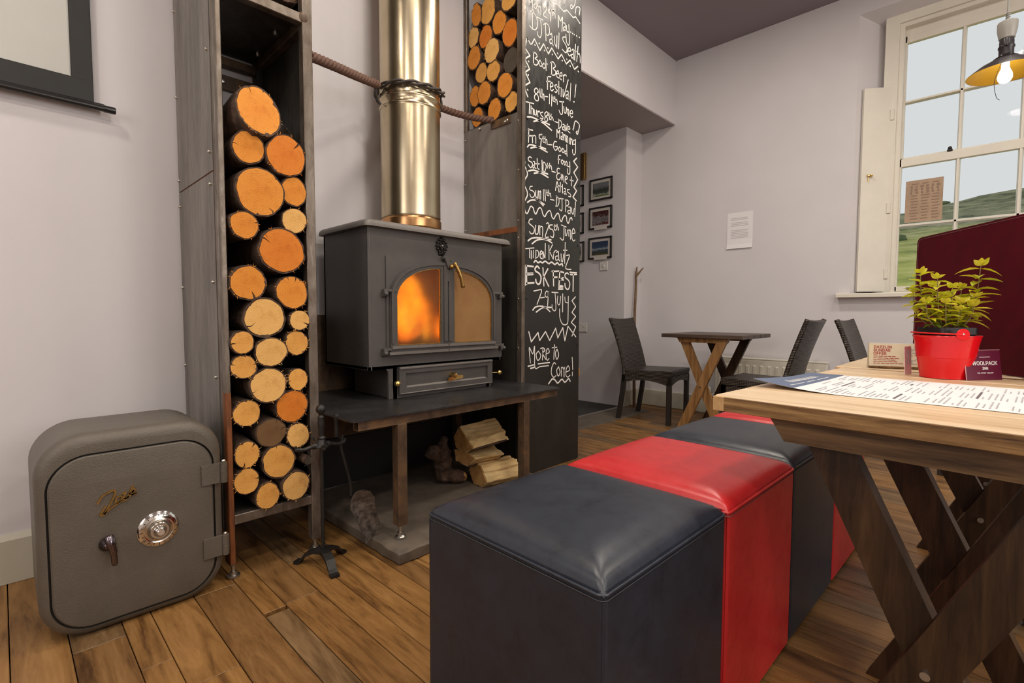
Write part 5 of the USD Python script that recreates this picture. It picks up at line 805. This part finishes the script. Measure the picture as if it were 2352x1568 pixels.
# ---------------------------------------------------------------- cube stools
def make_stool(name, label, loc, rz, leath, thread):
    t = thing(name, label, 'stool', 'leather cube stools in a row along the tables', loc=loc, rotz=rz); h, s = 0.515, 0.2245
    n = 25; u = np.linspace(-1, 1, n); U, V = np.meshgrid(u, u, indexing='ij'); e = lambda a: np.sign(a) * (1 - (1 - np.abs(a)) ** 1.35)
    X, Y = e(U), e(V); k = np.maximum(np.abs(X), np.abs(Y)); d = (1 - X ** 4) * (1 - Y ** 4)
    edge = np.clip((1 - k) / 0.36, 0, 1); Z = h - 0.010 + 0.010 * d ** 0.75 + 0.027 * np.sqrt(1 - (1 - edge) ** 2)
    Z -= 0.0022 * (1 - np.clip((1 - k) / 0.04, 0, 1)) * (1 - np.minimum(np.abs(X), np.abs(Y)) ** 6)
    top = np.stack([X * s, Y * s, Z], -1).reshape(-1, 3); I = np.arange(n * n).reshape(n, n)
    F = np.concatenate([np.stack([I[:-1, :-1], I[1:, :-1], I[1:, 1:]], -1).reshape(-1, 3), np.stack([I[:-1, :-1], I[1:, 1:], I[:-1, 1:]], -1).reshape(-1, 3)])
    part(t, 'seat_cushion', trimesh.Trimesh(top, F, process=False), leath, True)
    q = rrect(2 * s, 2 * s, 0.012, 6)
    body = []
    for z, g in ((0.012, 0.0), (0.15, 0.001), (0.35, 0.0012), (h - 0.035, 0.0005), (h - 0.010, -0.001), (h - 0.004, -0.002)): body += [(x * (1 + g / s), y * (1 + g / s), z) for x, y in q]
    m = len(q); F = []
    for i in range(5):
        for j in range(m): a, b = i * m + j, i * m + (j + 1) % m; F += [[a, b, b + m], [a, b + m, a + m]]
    part(t, 'side_cover', trimesh.Trimesh(body, F, process=False), leath, 50)
    part(t, 'base', cbox(-s + 0.015, s - 0.015, -s + 0.015, s - 0.015, 0.0, 0.02), 'mat_black')
    w = rrect(2 * s + 0.001, 2 * s + 0.001, 0.012, 6); dip = lambda x, y: -0.0035 * (1 - (min(abs(x), abs(y)) / s) ** 4)
    part(t, 'piping', tube([(x, y, h - 0.009 + dip(x, y)) for x, y in w], 0.0030, 6, True), leath, True)
    w = rrect(2 * s + 0.0015, 2 * s + 0.0015, 0.012, 10)
    part(t, 'stitching', tube([(x, y, h - 0.0175 + dip(x, y)) for x, y in w], 0.0011, 4, True), thread, True)
    for sx in (-1, 1):
        for sy in (-1, 1): part(t, 'corner_seam', tube([(sx * (s - 0.003), sy * (s - 0.003), 0.02), (sx * (s - 0.003), sy * (s - 0.003), h - 0.02)], 0.0022, 6), leath, True)
    return t
make_stool('cube_stool', 'nearest dark blue leather cube stool at the bottom of the picture', (0.847, 0.633, 0), -0.012, 'leather_blue', 'thread_dark')
make_stool('cube_stool', 'nearer red leather cube stool, second of the row between two blue ones', (1.302, 0.623, 0), -0.015, 'leather_red', 'thread_pale')
make_stool('cube_stool', 'farther dark blue leather cube stool, between the two red ones', (1.757, 0.615, 0), -0.02, 'leather_blue', 'thread_dark')
make_stool('cube_stool', 'farthest red leather cube stool, mostly hidden under the table edge', (2.212, 0.606, 0), -0.02, 'leather_red', 'thread_pale')

# ---------------------------------------------------------------- folding tables on crossed legs
def x_table(name, label, loc, rz, W, D, H, th, nb, m_top, m_edge, m_end, m_rail, m_leg, m_leg2, rail_in, rail_h, top_half, foot_half, lw, lt, lip=True, back=None):
    t = thing(name, label, 'table', loc=loc, rotz=rz); b = D / nb; c = -W / 2
    for i in range(nb): part(t, 'board', cbox(i * b + 0.0006, (i + 1) * b - 0.0006, -W, 0, H - th, H - (0.0 if i % 2 else 0.0005), 0.003), m_top)
    if lip:
        part(t, 'edge_strip', cbox(-0.0045, -0.0008, -W, -0.024, H - th + 0.001, H - 0.0035, 0.001), m_edge); part(t, 'edge_block', cbox(-0.005, -0.0004, -0.0245, 0.0005, H - th + 0.0005, H - 0.003, 0.001), m_end)
        part(t, 'end_strip', cbox(0.0, D, -0.0005, 0.0015, H - th + 0.001, H - 0.0035, 0.0005), m_end)
    for k, x0 in enumerate((0.03, back or D - 0.03 - 2 * lt - 0.004)):
        r = part(t, 'rail', hull([(x, y, z) for x in (x0 + 0.006, x0 + 2 * lt) for y, z in ((-rail_in, H - th), (-W + rail_in, H - th), (-rail_in - rail_h * 0.62, H - th - rail_h), (-W + rail_in + rail_h * 0.62, H - th - rail_h))]), m_rail)
        zt = H - th - rail_h * 0.5
        for j, s in enumerate((1, -1)):
            xx = x0 + lt * (0.5 if (j == 1) else 1.5) + (0.004 if j == 0 else 0)
            a = np.array([xx, c + s * top_half, zt]); e = np.array([xx, c - s * foot_half, 0.0]); d = (e - a) / np.linalg.norm(e - a); w = lw / abs(d[2]) / 2
            part(t, 'leg', hull([(x, p[1] + q * w, p[2]) for p in (a, e) for q in (-1, 1) for x in (xx - lt / 2, xx + lt / 2)]), m_leg if k == 0 else m_leg2)
        zc = zt * foot_half / (top_half + foot_half)
        part(t, 'pivot_bolt', lathe([(0, -0.004), (0.008, -0.004), (0.008, 2 * lt + 0.010), (0, 2 * lt + 0.010)], 10, 'x', (x0 - 0.003, c, zc)), 'bolt_steel', 40)
    return t
x_table('dining_table', 'weathered oak table nearest the camera, carrying the red bucket and menu', (1.131, 0.461, 0), math.radians(-4.6), 0.775, 0.895, 0.75, 0.036, 6, 'table_oak', 'table_edge', 'table_end', 'rail_oak', 'dark_oak', 'dark_oak', 0.105, 0.052, 0.188, 0.137, 0.074, 0.036, True, 0.43)
x_table('dining_table', 'oak table standing end to end behind the nearest one, under the cream card', (2.047, 0.410, 0), math.radians(-0.5), 0.775, 0.60, 0.752, 0.036, 4, 'table_oak', 'table_edge', 'table_end', 'rail_oak', 'dark_oak', 'dark_oak', 0.105, 0.052, 0.188, 0.150, 0.074, 0.036)
x_table('side_table', 'small dark brown table on crossed teak legs between the wicker chairs', (3.70, 1.944, 0), 0.0, 0.63, 0.60, 0.782, 0.030, 5, 'brown_table', 'brown_table', 'brown_table', 'teak_leg', 'teak_leg', 'dark_oak', 0.115, 0.035, 0.155, 0.165, 0.066, 0.03, False)

# ---------------------------------------------------------------- wicker chairs, facing local -y
def make_chair(name, label, loc, rz):
    t = thing(name, label, 'chair', 'dark wicker chairs at the far tables', loc=loc, rotz=rz); w = 0.228
    seat = hull([(x, y, z) for x in (-w, w) for y, z in ((-0.225, 0.455), (0.215, 0.445), (-0.225, 0.44), (-0.220, 0.40), (0.215, 0.40))] + [(x, -0.235, 0.445) for x in (-w + 0.01, w - 0.01)])
    part(t, 'seat', seat, 'wicker', 30)
    zz = np.linspace(0, 1, 12); ap = Polygon([(-w, 0.405), (-w, 0.335)] + [(-w + 0.04 + (2 * w - 0.08) * q, 0.335 + 0.030 * math.sin(PI * q)) for q in zz] + [(w, 0.335), (w, 0.405)])
    part(t, 'apron', xzp(ap, -0.226, -0.205), 'wicker'); part(t, 'apron', xzp(ap, 0.195, 0.214), 'wicker')
    aps = Polygon([(-0.226, 0.405), (-0.226, 0.335)] + [(-0.19 + 0.38 * q, 0.335 + 0.030 * math.sin(PI * q)) for q in zz] + [(0.214, 0.335), (0.214, 0.405)])
    part(t, 'apron', yzp(aps, -w, -w + 0.02), 'wicker'); part(t, 'apron', yzp(aps, w - 0.02, w), 'wicker')
    pth = spline([(0.188, 0.40), (0.205, 0.50), (0.245, 0.65), (0.295, 0.80), (0.333, 0.90)], 5); V, F = [], []
    n = len(pth); nx = 9; xs = np.linspace(-1, 1, nx)
    for side in (0, 1):
        for i, (y, z) in enumerate(pth):
            hw = w * (1.0 - 0.06 * math.sin(PI * i / (n - 1))); tn = np.gradient(pth, axis=0)[i]; tn /= np.linalg.norm(tn); nn = np.array([tn[1], -tn[0]])
            for q in xs:
                cv = 0.016 * (1 - q * q); dz = -0.010 * (1 - q * q) * (i == n - 1)
                o = np.array([y, z]) + nn * (0.022 if side else -0.008); V.append((q * hw, o[0] + cv, o[1] + dz))
    I = np.arange(2 * n * nx).reshape(2, n, nx)
    for i in range(n - 1):
        for j in range(nx - 1):
            a, b, c, d = I[0, i, j], I[0, i, j + 1], I[0, i + 1, j + 1], I[0, i + 1, j]; F += [[a, b, c], [a, c, d]]
            a, b, c, d = I[1, i, j], I[1, i, j + 1], I[1, i + 1, j + 1], I[1, i + 1, j]; F += [[a, c, b], [a, d, c]]
    for j in range(nx - 1):
        for i in (0, n - 1): a, b, c, d = I[0, i, j], I[0, i, j + 1], I[1, i, j + 1], I[1, i, j]; F += [[a, b, c], [a, c, d]]
    for i in range(n - 1):
        for j in (0, nx - 1): a, b, c, d = I[0, i, j], I[0, i + 1, j], I[1, i + 1, j], I[1, i, j]; F += [[a, b, c], [a, c, d]]
    bm = trimesh.Trimesh(V, F, process=False); bm.fix_normals(); bk_ = part(t, 'backrest', bm, 'wicker', 40)
    for sx in (-1, 1):
        part(bk_, 'woven_edge', tube([(sx * w * (1.0 - 0.06 * math.sin(PI * i / (n - 1))), y + 0.007, z) for i, (y, z) in enumerate(pth)], 0.015, 8), 'wicker', True)
        part(t, 'leg', hull([(sx * (w - 0.018) + a, -0.208 + b, z) for a in (-0.018, 0.018) for b in (-0.018, 0.018) for z in (0.0, 0.40)]), 'wicker_frame')
        part(t, 'leg', join(bar((sx * (w - 0.018), 0.195, 0.42), (sx * (w - 0.018), 0.215, 0.25), 0.036, 0.036, (0, 1, 0)), bar((sx * (w - 0.018), 0.213, 0.26), (sx * (w - 0.018), 0.255, 0.0), 0.034, 0.036, (0, 1, 0))), 'wicker_frame')
    return t
make_chair('wicker_chair', 'dark wicker chair in the recess corner, left of the small table', (4.10, 2.205, 0), math.radians(6))
make_chair('wicker_chair', 'dark wicker chair right of the small table, its back leaning to the right', (4.03, 1.275, 0), PI)
make_chair('wicker_chair', 'rightmost dark wicker chair, only its backrest rising behind the oak tables', (4.02, 0.425, 0), 0.0)

# walking stick in the corner
sk = thing('walking_stick', 'rough forked wooden stick leaning in the corner behind the wicker chair', 'stick')
part(sk, 'stem', tube(spline([(4.44, 2.615, 0.0), (4.455, 2.63, 0.35), (4.475, 2.645, 0.70), (4.50, 2.66, 0.93), (4.535, 2.672, 1.21), (4.545, 2.678, 1.33)], 6), np.linspace(0.016, 0.012, 31), 10), 'stick_bark', True)
part(sk, 'fork', tube(spline([(4.545, 2.678, 1.325), (4.555, 2.680, 1.37), (4.562, 2.678, 1.415)], 4), [0.011] * 5 + [0.008] * 4, 8), 'stick_bark', True)
part(sk, 'fork', tube(spline([(4.543, 2.676, 1.32), (4.57, 2.655, 1.36), (4.595, 2.628, 1.405)], 4), [0.011] * 5 + [0.008] * 4, 8), 'stick_bark', True)

# ---------------------------------------------------------------- pendant lamp before the window
lp = thing('pendant_lamp', 'pendant lamp with flat black and yellow enamel shade before the window', 'lamp', loc=(2.8, 0.028, 0))
part(lp, 'shade', lathe([(0.022, 1.945), (0.036, 1.938), (0.046, 1.930), (0.080, 1.912), (0.113, 1.886), (0.1165, 1.883)], 48), 'lamp_enamel_black', 40)
part(lp, 'shade_lining', lathe([(0.0, 1.935), (0.020, 1.940), (0.045, 1.9275), (0.080, 1.9095), (0.1125, 1.8835), (0.1165, 1.8825)], 48), 'lamp_enamel_yellow', 40)
part(lp, 'socket', join(lathe([(0.0, 2.012), (0.020, 2.012), (0.022, 2.00), (0.022, 1.985), (0.025, 1.982), (0.025, 1.976), (0.0225, 1.972), (0.0225, 1.95), (0.028, 1.944), (0.038, 1.938)], 28), *[ball((s * 0.026, 0, 1.985 + s * 0.006), 0.005, 1, (1.4, 1, 1)) for s in (-1, 1)]), 'lamp_enamel_black', 40)
part(lp, 'porcelain_cap', lathe([(0, 2.074), (0.028, 2.076), (0.0305, 2.072), (0.030, 2.045), (0.024, 2.012), (0.019, 2.008), (0, 2.008)], 28), 'lamp_porcelain', 40)
part(lp, 'cable', join(tube([(0, 0, 2.07), (0, 0, ZC)], 0.0042, 8), tube([(0.0065 * math.cos(k * 0.9), 0.0065 * math.sin(k * 0.9), 2.074 + k * 0.0011) for k in range(36)], 0.0016, 5)), 'lamp_porcelain', True)
part(lp, 'bulb', lathe([(0, 1.842), (0.009, 1.8435), (0.017, 1.849), (0.022, 1.859), (0.0228, 1.868), (0.021, 1.879), (0.0155, 1.892), (0.012, 1.902), (0.012, 1.93), (0, 1.93)], 28), 'lamp_bulb', True)
part(lp, 'pull_thread', tube(spline([(0.012, 0.012, 1.93), (0.012, 0.030, 1.86), (0.012, 0.022, 1.80), (0.012, 0.012, 1.785)], 5), 0.0009, 5), 'mat_black', True)

# ---------------------------------------------------------------- on the tables
TZ = 0.7505
mn = thing('menu_sheet', 'long printed menu sheet with blue heading curling up on the oak table', 'menu', loc=(1.318, 0.440, TZ), rotz=math.radians(-2.5))
MW, ML = 0.435, 0.64
lift = lambda x, y: 0.0008 + 0.020 * np.clip((y + 0.20) / 0.20, 0, 1) ** 2 * np.clip(1 - x / 0.36, 0, 1) ** 1.5
def sheet(x0, x1, y0, y1, o, th=0.0004, nx=14, ny=16):
    X, Y = np.meshgrid(np.linspace(x0, x1, nx), np.linspace(y0, y1, ny), indexing='ij'); T = np.stack([X, Y, lift(X, Y) + o], -1).reshape(-1, 3); B = T - [0, 0, th]; I = np.arange(nx * ny).reshape(nx, ny); k = nx * ny; F = []
    for i in range(nx - 1):
        for j in range(ny - 1):
            a, b, c, d = I[i, j], I[i + 1, j], I[i + 1, j + 1], I[i, j + 1]; F += [[a, b, c], [a, c, d], [a + k, c + k, b + k], [a + k, d + k, c + k]]
    E = list(I[:, 0]) + list(I[-1, 1:]) + list(I[-2::-1, -1]) + list(I[0, -2:0:-1])
    for a, b in zip(E, E[1:] + E[:1]): F += [[a, a + k, b + k], [a, b + k, b]]
    return trimesh.Trimesh(np.vstack([T, B]), F, process=False)
part(mn, 'paper', sheet(0, MW, -ML, 0, 0.0), 'paper_white', 40)
part(mn, 'header_band', sheet(0, MW, -0.092, 0, 0.0006, 0.0004, 14, 5), 'header_blue', 40)
rm = np.random.default_rng(8); mk = lambda x0, x1, y0, y1: sheet(x0, x1, y0, y1, 0.0011, 0.0003, 3, 2)
ti = []; x = 0.10
while x < 0.325:
    b = rm.uniform(0.004, 0.009); y = rm.uniform(-0.002, 0.002); ti.append(mk(x, x + b * 0.45, -0.056 + y, -0.040 + y + (0.006 if rm.random() < 0.3 else 0))); ti.append(mk(x, x + b, -0.056 + y, -0.0525 + y)); x += b + rm.uniform(0.0015, 0.004)
for a, b in ((0.035, 0.135), (0.155, 0.225), (0.245, 0.345)): ti.extend(mk(a + q, min(a + q + 0.010, b), -0.077, -0.0735) for q in np.arange(0, b - a, 0.013))
part(mn, 'heading_print', join(*ti), 'paper_white', kind='stuff')
tx = {'print_dark': [], 'print_mid': [], 'print_red': []}; y = -0.108
while y > -ML + 0.02:
    for c0, c1 in ((0.018, 0.135), (0.155, 0.285), (0.305, 0.42)):
        if rm.random() < 0.12: continue
        a = c0 + rm.uniform(0, 0.012); e = c0 + (c1 - c0) * rm.choice([0.35, 0.6, 0.85, 1.0]); hd_ = rm.random() < 0.07; hh = 0.0042 if hd_ else 0.0022
        while a < e - 0.008:
            ww = rm.uniform(0.006, 0.020); tx['print_dark' if hd_ else 'print_mid'].append(mk(a, min(a + ww, e), y - hh, y)); a += ww + 0.0035
    y -= rm.choice([0.0088, 0.0096, 0.0125])
for k_, v_ in tx.items():
    if v_: part(mn, 'printing', join(*v_), k_, kind='stuff')
# red bucket with the potted herb
BC = np.array([1.908, 0.112])
bu = thing('red_bucket', 'small glossy red metal bucket with a round handle lug on the oak table', 'bucket', loc=(*BC, TZ))
KB, KZ = 0.775, 0.93
part(bu, 'pail', lathe([(q * KB, z * KZ) for q, z in [(0, 0.003), (0.070, 0.003), (0.0715, 0.0), (0.0745, 0.002), (0.0735, 0.006), (0.0765, 0.02), (0.0845, 0.062), (0.0855, 0.063), (0.0862, 0.066), (0.0930, 0.108), (0.0985, 0.127), (0.1005, 0.130), (0.0995, 0.132), (0.0965, 0.129), (0.085, 0.075), (0.072, 0.008), (0, 0.008)]], 72), 'bucket_red', 35)
vr = np.array([0.7, -0.714]); vd = np.array([-0.714, -0.7])          # across and towards the room's west side
eu = (np.array([-0.998, -0.058]) * 0.86 + np.array([0.058, -0.998]) * 0.42); eu /= np.linalg.norm(eu); et = np.array([-eu[1], eu[0]])
def lug(sgn):
    m = lathe([(0, 0.002), (0.0145, 0.002), (0.016, 0.0), (0.0145, -0.002), (0, -0.002)], 24, 'z'); M = np.eye(4); M[:3, 0] = (*et, 0); M[:3, 1] = (0, 0, 1); M[:3, 2] = (*eu, 0); M[:3, 3] = (*(eu * sgn * 0.078), 0.127); return xf(m, M)
part(bu, 'handle_lug', lug(1), 'bucket_red', 40); part(bu, 'handle_lug', lug(-1), 'bucket_red', 40)
part(bu, 'lug_rivet', ball((*(eu * 0.0805), 0.128), 0.0030, 2), 'chrome', True)
a0 = math.atan2(eu[1], eu[0])
part(bu, 'wire_handle', tube([(0.0805 * math.cos(a), 0.0805 * math.sin(a), 0.127 - 0.003 * math.sin((a - a0))) for a in np.linspace(a0, a0 - PI, 40)], 0.0021, 8), 'bucket_red', True)
hb = thing('potted_herb', 'yellow green leafy herb in a black nursery pot inside the red bucket', 'plant', loc=(*BC, TZ))
pr = rot(40, [0, 0, 1]); q0, q1 = rrect(0.076, 0.076, 0.01, 5), rrect(0.096, 0.096, 0.012, 5)
part(hb, 'nursery_pot', join(xf(hull([(x * 0.8, y * 0.8, 0.012) for x, y in q0] + [(x, y, 0.128) for x, y in q1]), pr), xf(xyp(Polygon(rrect(0.102, 0.102, 0.014, 5)).difference(Polygon(rrect(0.090, 0.090, 0.010, 5))), 0.126, 0.145), pr)), 'pot_black', 30)
sm = as_tri(man(xf(cbox(-0.044, 0.044, -0.044, 0.044, 0.125, 0.137), pr)).refine_to_length(0.01)); sm.vertices += np.c_[np.zeros((len(sm.vertices), 2)), fb(sm.vertices * 90, 3, 2) * 0.012]; part(hb, 'soil', sm, 'soil', 40)
rh = np.random.default_rng(12)
def leaf(base, d, up, L, W, curl):
    d = d / np.linalg.norm(d); s = np.cross(d, up); s /= np.linalg.norm(s); u = np.cross(s, d); V = []
    ts = np.array([0, 0.18, 0.42, 0.66, 0.86, 1.0]); ws = np.array([0.10, 0.72, 1.0, 0.78, 0.38, 0.0]) * W / 2
    for t, w in zip(ts, ws):
        c = base + d * L * t + u * (-curl * L * t * t)
        V += [c - s * w + u * w * 0.45, c, c + s * w + u * w * 0.45]
    F = []
    for i in range(5):
        for j in range(2): a = i * 3 + j; F += [[a, a + 3, a + 4], [a, a + 4, a + 1]]
    return trimesh.Trimesh(np.array(V), F, process=False)
STEMS = [(-.088, .302, -.02, 1.0), (-.060, .283, .02, .95), (-.030, .262, -.03, 1.0), (.004, .258, .01, 1.0), (.034, .236, -.03, .95), (.070, .232, .03, .8), (.112, .322, .0, 1.15), (-.098, .215, .02, .9), (-.050, .215, .045, .9), (.000, .215, .05, 1.0), (.046, .205, .045, 1.0), (.098, .225, -.02, .8), (-.085, .245, -.05, .8), (.075, .262, -.03, .8), (.020, .235, -.06, .9), (-.015, .195, .06, .8)]
for k, (s, z, dpt, sc_) in enumerate(STEMS):
    s, dpt, sc_ = s * 0.80, dpt * 0.85, sc_ * 0.86
    tip = np.array([*(vr * s + vd * dpt), z]); b0 = np.array([*(vr * s * 0.35 + vd * dpt * 0.4), 0.135]); mid = (tip + b0) / 2 + np.array([*(vr * s * 0.18 + vd * dpt * 0.2), -0.004])
    P_ = spline([b0, mid, tip], 10); part(hb, 'stem', tube(P_, np.linspace(0.0021, 0.0011, len(P_)), 6), 'plant_stem', True)
    L_ = np.linalg.norm(tip - b0); nodes = max(3, int(L_ / 0.0155)); ph = rh.uniform(0, 3)
    for i in range(nodes):
        f = 0.25 + 0.70 * i / (nodes - 1); p = P_[int(f * (len(P_) - 1))]
        for sgn in (0, 1):
            a = ph + i * PI / 2 + sgn * PI + rh.uniform(-0.35, 0.35); d = np.array([math.cos(a), math.sin(a), rh.uniform(-0.15, 0.6)])
            part(hb, 'leaf', leaf(p, d, np.array([0, 0, 1.0]), rh.uniform(0.041, 0.056) * sc_ * (1.0 if i else 0.8), rh.uniform(0.020, 0.026) * sc_, rh.uniform(0.05, 0.45)), f'leaf_{rh.choice([0, 0, 1, 3]) if i > 0 else rh.choice([1, 2])}', True)
    for j in range(4):
        a = ph + j * PI / 2; d = np.array([math.cos(a), math.sin(a), rh.uniform(0.7, 1.4)]); part(hb, 'leaf', leaf(tip, d, np.array([math.cos(a + 0.1) * -1, math.sin(a), 1.0]), rh.uniform(0.022, 0.032) * sc_, 0.015 * sc_, 0.1), f'leaf_{rh.choice([0, 3])}', True)
# cards
def card(name, label, a, b, h, mat_, tilt=0.0, th=0.0012, z=TZ):
    a, b = np.array(a), np.array(b); L = np.linalg.norm(b - a); r = (b - a) / L; n_ = np.array([r[1], -r[0]])
    M = np.eye(4); M[:2, 0] = r; M[:2, 1] = -n_; M[:3, 3] = (*a, z); M = M @ rot(-math.degrees(tilt), [1, 0, 0])
    return thing(name, label, 'card', M=M), L
wc, L = card('tent_card', 'small burgundy tent card with white lettering right of the red bucket', (1.862, 0.062), (1.957, -0.008), 0.083, '', 0.14)
part(wc, 'front_leaf', cbox(0, L, 0, 0.001, 0, 0.083), 'card_burgundy'); part(wc, 'back_leaf', xf(cbox(0, L, 0.0, 0.001, -0.083, 0.0), np.array([[1, 0, 0, 0], [0, 1, -0.28, 0.001], [0, 0, 1, 0.083], [0, 0, 0, 1.0]])), 'card_burgundy')
part(wc, 'cut_edge', join(cbox(-0.0012, 0.0, -0.0004, 0.0012, 0, 0.0835), cbox(-0.001, L, -0.0004, 0.0013, 0.083, 0.0845)), 'card_edge')
R_, U_ = (1, 0, 0), (0, 0, 1)
part(wc, 'lettering', join(text('WOOLPACK', 0.0105, (L * 0.54, -0.0002, 0.047), R_, U_, bold=True), text('INN', 0.0072, (L * 0.54, -0.0002, 0.0325), R_, U_, bold=True), text('Tel: 19467 723230', 0.0042, (L * 0.53, -0.0002, 0.020), R_, U_), cbox(L * 0.40, L * 0.70, -0.0008, -0.0001, 0.0635, 0.0650)), 'paper_white')
oc, L = card('tent_card', 'cream sundae offer card with red heading standing behind the red bucket', (2.058, 0.316), (2.135, 0.110), 0.083, '', 0.10, z=0.7525)
part(oc, 'front_leaf', cbox(0, L, 0, 0.0012, 0.006, 0.083), 'card_cream'); part(oc, 'folded_top', cbox(0, L, -0.0003, 0.012, 0.083, 0.0848), 'paper_white'); part(oc, 'back_leaf', xf(cbox(0, L, 0.0, 0.001, -0.083, 0.0), np.array([[1, 0, 0, 0], [0, 1, -0.25, 0.011], [0, 0, 1, 0.083], [0, 0, 0, 1.0]])), 'card_cream')
part(oc, 'wooden_foot', cbox(0.0, L, -0.003, 0.012, 0.0005, 0.007, 0.001), 'table_edge')
part(oc, 'heading_print', join(text('DAZZLIN', 0.0085, (0.013, -0.0002, 0.0715), R_, U_, align='l', bold=True), text('SUNDAE', 0.0085, (0.012, -0.0002, 0.0605), R_, U_, align='l', bold=True), text('OFFER', 0.0085, (0.012, -0.0002, 0.0495), R_, U_, align='l', bold=True)), 'print_red')
ln = []
for i, z in enumerate((0.040, 0.034, 0.028, 0.0225, 0.0165)):
    x = 0.012
    while x < 0.075 + 0.01 * math.sin(i * 2): ww = rm.uniform(0.006, 0.014); ln.append(cbox(x, x + ww, -0.0007, -0.0001, z - 0.0009, z + 0.0009)); x += ww + 0.0022
part(oc, 'small_print', join(*ln), 'print_red', kind='stuff')
dr_ = [[(0.100, 0.055), (0.104, 0.066), (0.113, 0.070), (0.120, 0.062), (0.128, 0.068), (0.134, 0.058)], [(0.096, 0.052), (0.138, 0.052), (0.127, 0.030), (0.110, 0.030), (0.096, 0.052)], [(0.108, 0.062), (0.114, 0.058), (0.119, 0.062)], [(0.118, 0.030), (0.118, 0.018)], [(0.106, 0.017), (0.130, 0.017)], [(0.122, 0.070), (0.130, 0.078)]]
part(oc, 'sundae_drawing', join(*[xzp(LineString(spline(np.array(d_), 4)).buffer(0.0011, quad_segs=2), -0.0008, -0.0001) for d_ in dr_], *[xzp(Point(x, z).buffer(0.0035), -0.0008, -0.0001) for x, z in ((0.104, 0.047), (0.116, 0.044), (0.128, 0.047))]), 'print_mid')
pk, L = card('acrylic_card', 'pale pink printed card standing edgeways left of the red bucket base', (1.915, 0.203), (1.958, 0.192), 0.083, '', 0.05)
part(pk, 'leaf', cbox(0, L, 0, 0.002, 0, 0.085, 0.0006), 'card_pink'); part(pk, 'small_print', join(*[cbox(0.008 + i * 0.0062, 0.0095 + i * 0.0062, -0.0007, -0.0001, 0.012 if i < 1 else 0.03, 0.073) for i in range(6)]), 'print_mid', kind='stuff')
# the big burgundy menu folder standing open
A, B = np.array([2.450, 0.238]), np.array([1.905, -0.151]); L = np.linalg.norm(B - A); r = (B - A) / L
M = np.eye(4); M[:2, 0] = r; M[:2, 1] = (-r[1], r[0]); M[:3, 3] = (*A, 0.7535)
fo = thing('menu_folder', 'large burgundy leather menu folder standing open behind the red bucket', 'menu folder', M=M)
H_ = 0.468; cp = np.vstack([[(0, 0.0)], [(L, 0.0)], [(L, H_)], [(0.022 - 0.022 * math.sin(t), H_ - 0.022 + 0.022 * math.cos(t)) for t in np.linspace(0, PI / 2, 7)]])
part(fo, 'front_cover', xzp(Polygon(cp), -0.003, 0.003), 'leather_burgundy'); part(fo, 'stitching', xzp(LineString([(0.007, 0.004), (0.007, H_ - 0.024), (0.013, H_ - 0.011), (0.024, H_ - 0.007), (L - 0.004, H_ - 0.007)]).buffer(0.0007), 0.0028, 0.0036), 'thread_pale'); part(fo, 'stitching', xzp(LineString([(0.007, 0.004), (0.007, H_ - 0.024), (0.013, H_ - 0.011), (0.024, H_ - 0.007), (L - 0.004, H_ - 0.007)]).buffer(0.0007), -0.0036, -0.0028), 'thread_pale')
N_ = rot(-3.2, [0, 0, 1], (L, 0, 0)) if True else np.eye(4)
part(fo, 'page', xf(xzp(Polygon(cp * [1, 0.985] + [0.004, 0.002]), -0.0006, 0.0006), rot(-1.4, [0, 0, 1], (L, 0, 0))), 'card_cream')
part(fo, 'back_cover', xf(xzp(Polygon(cp), -0.003, 0.003), N_), 'leather_burgundy')
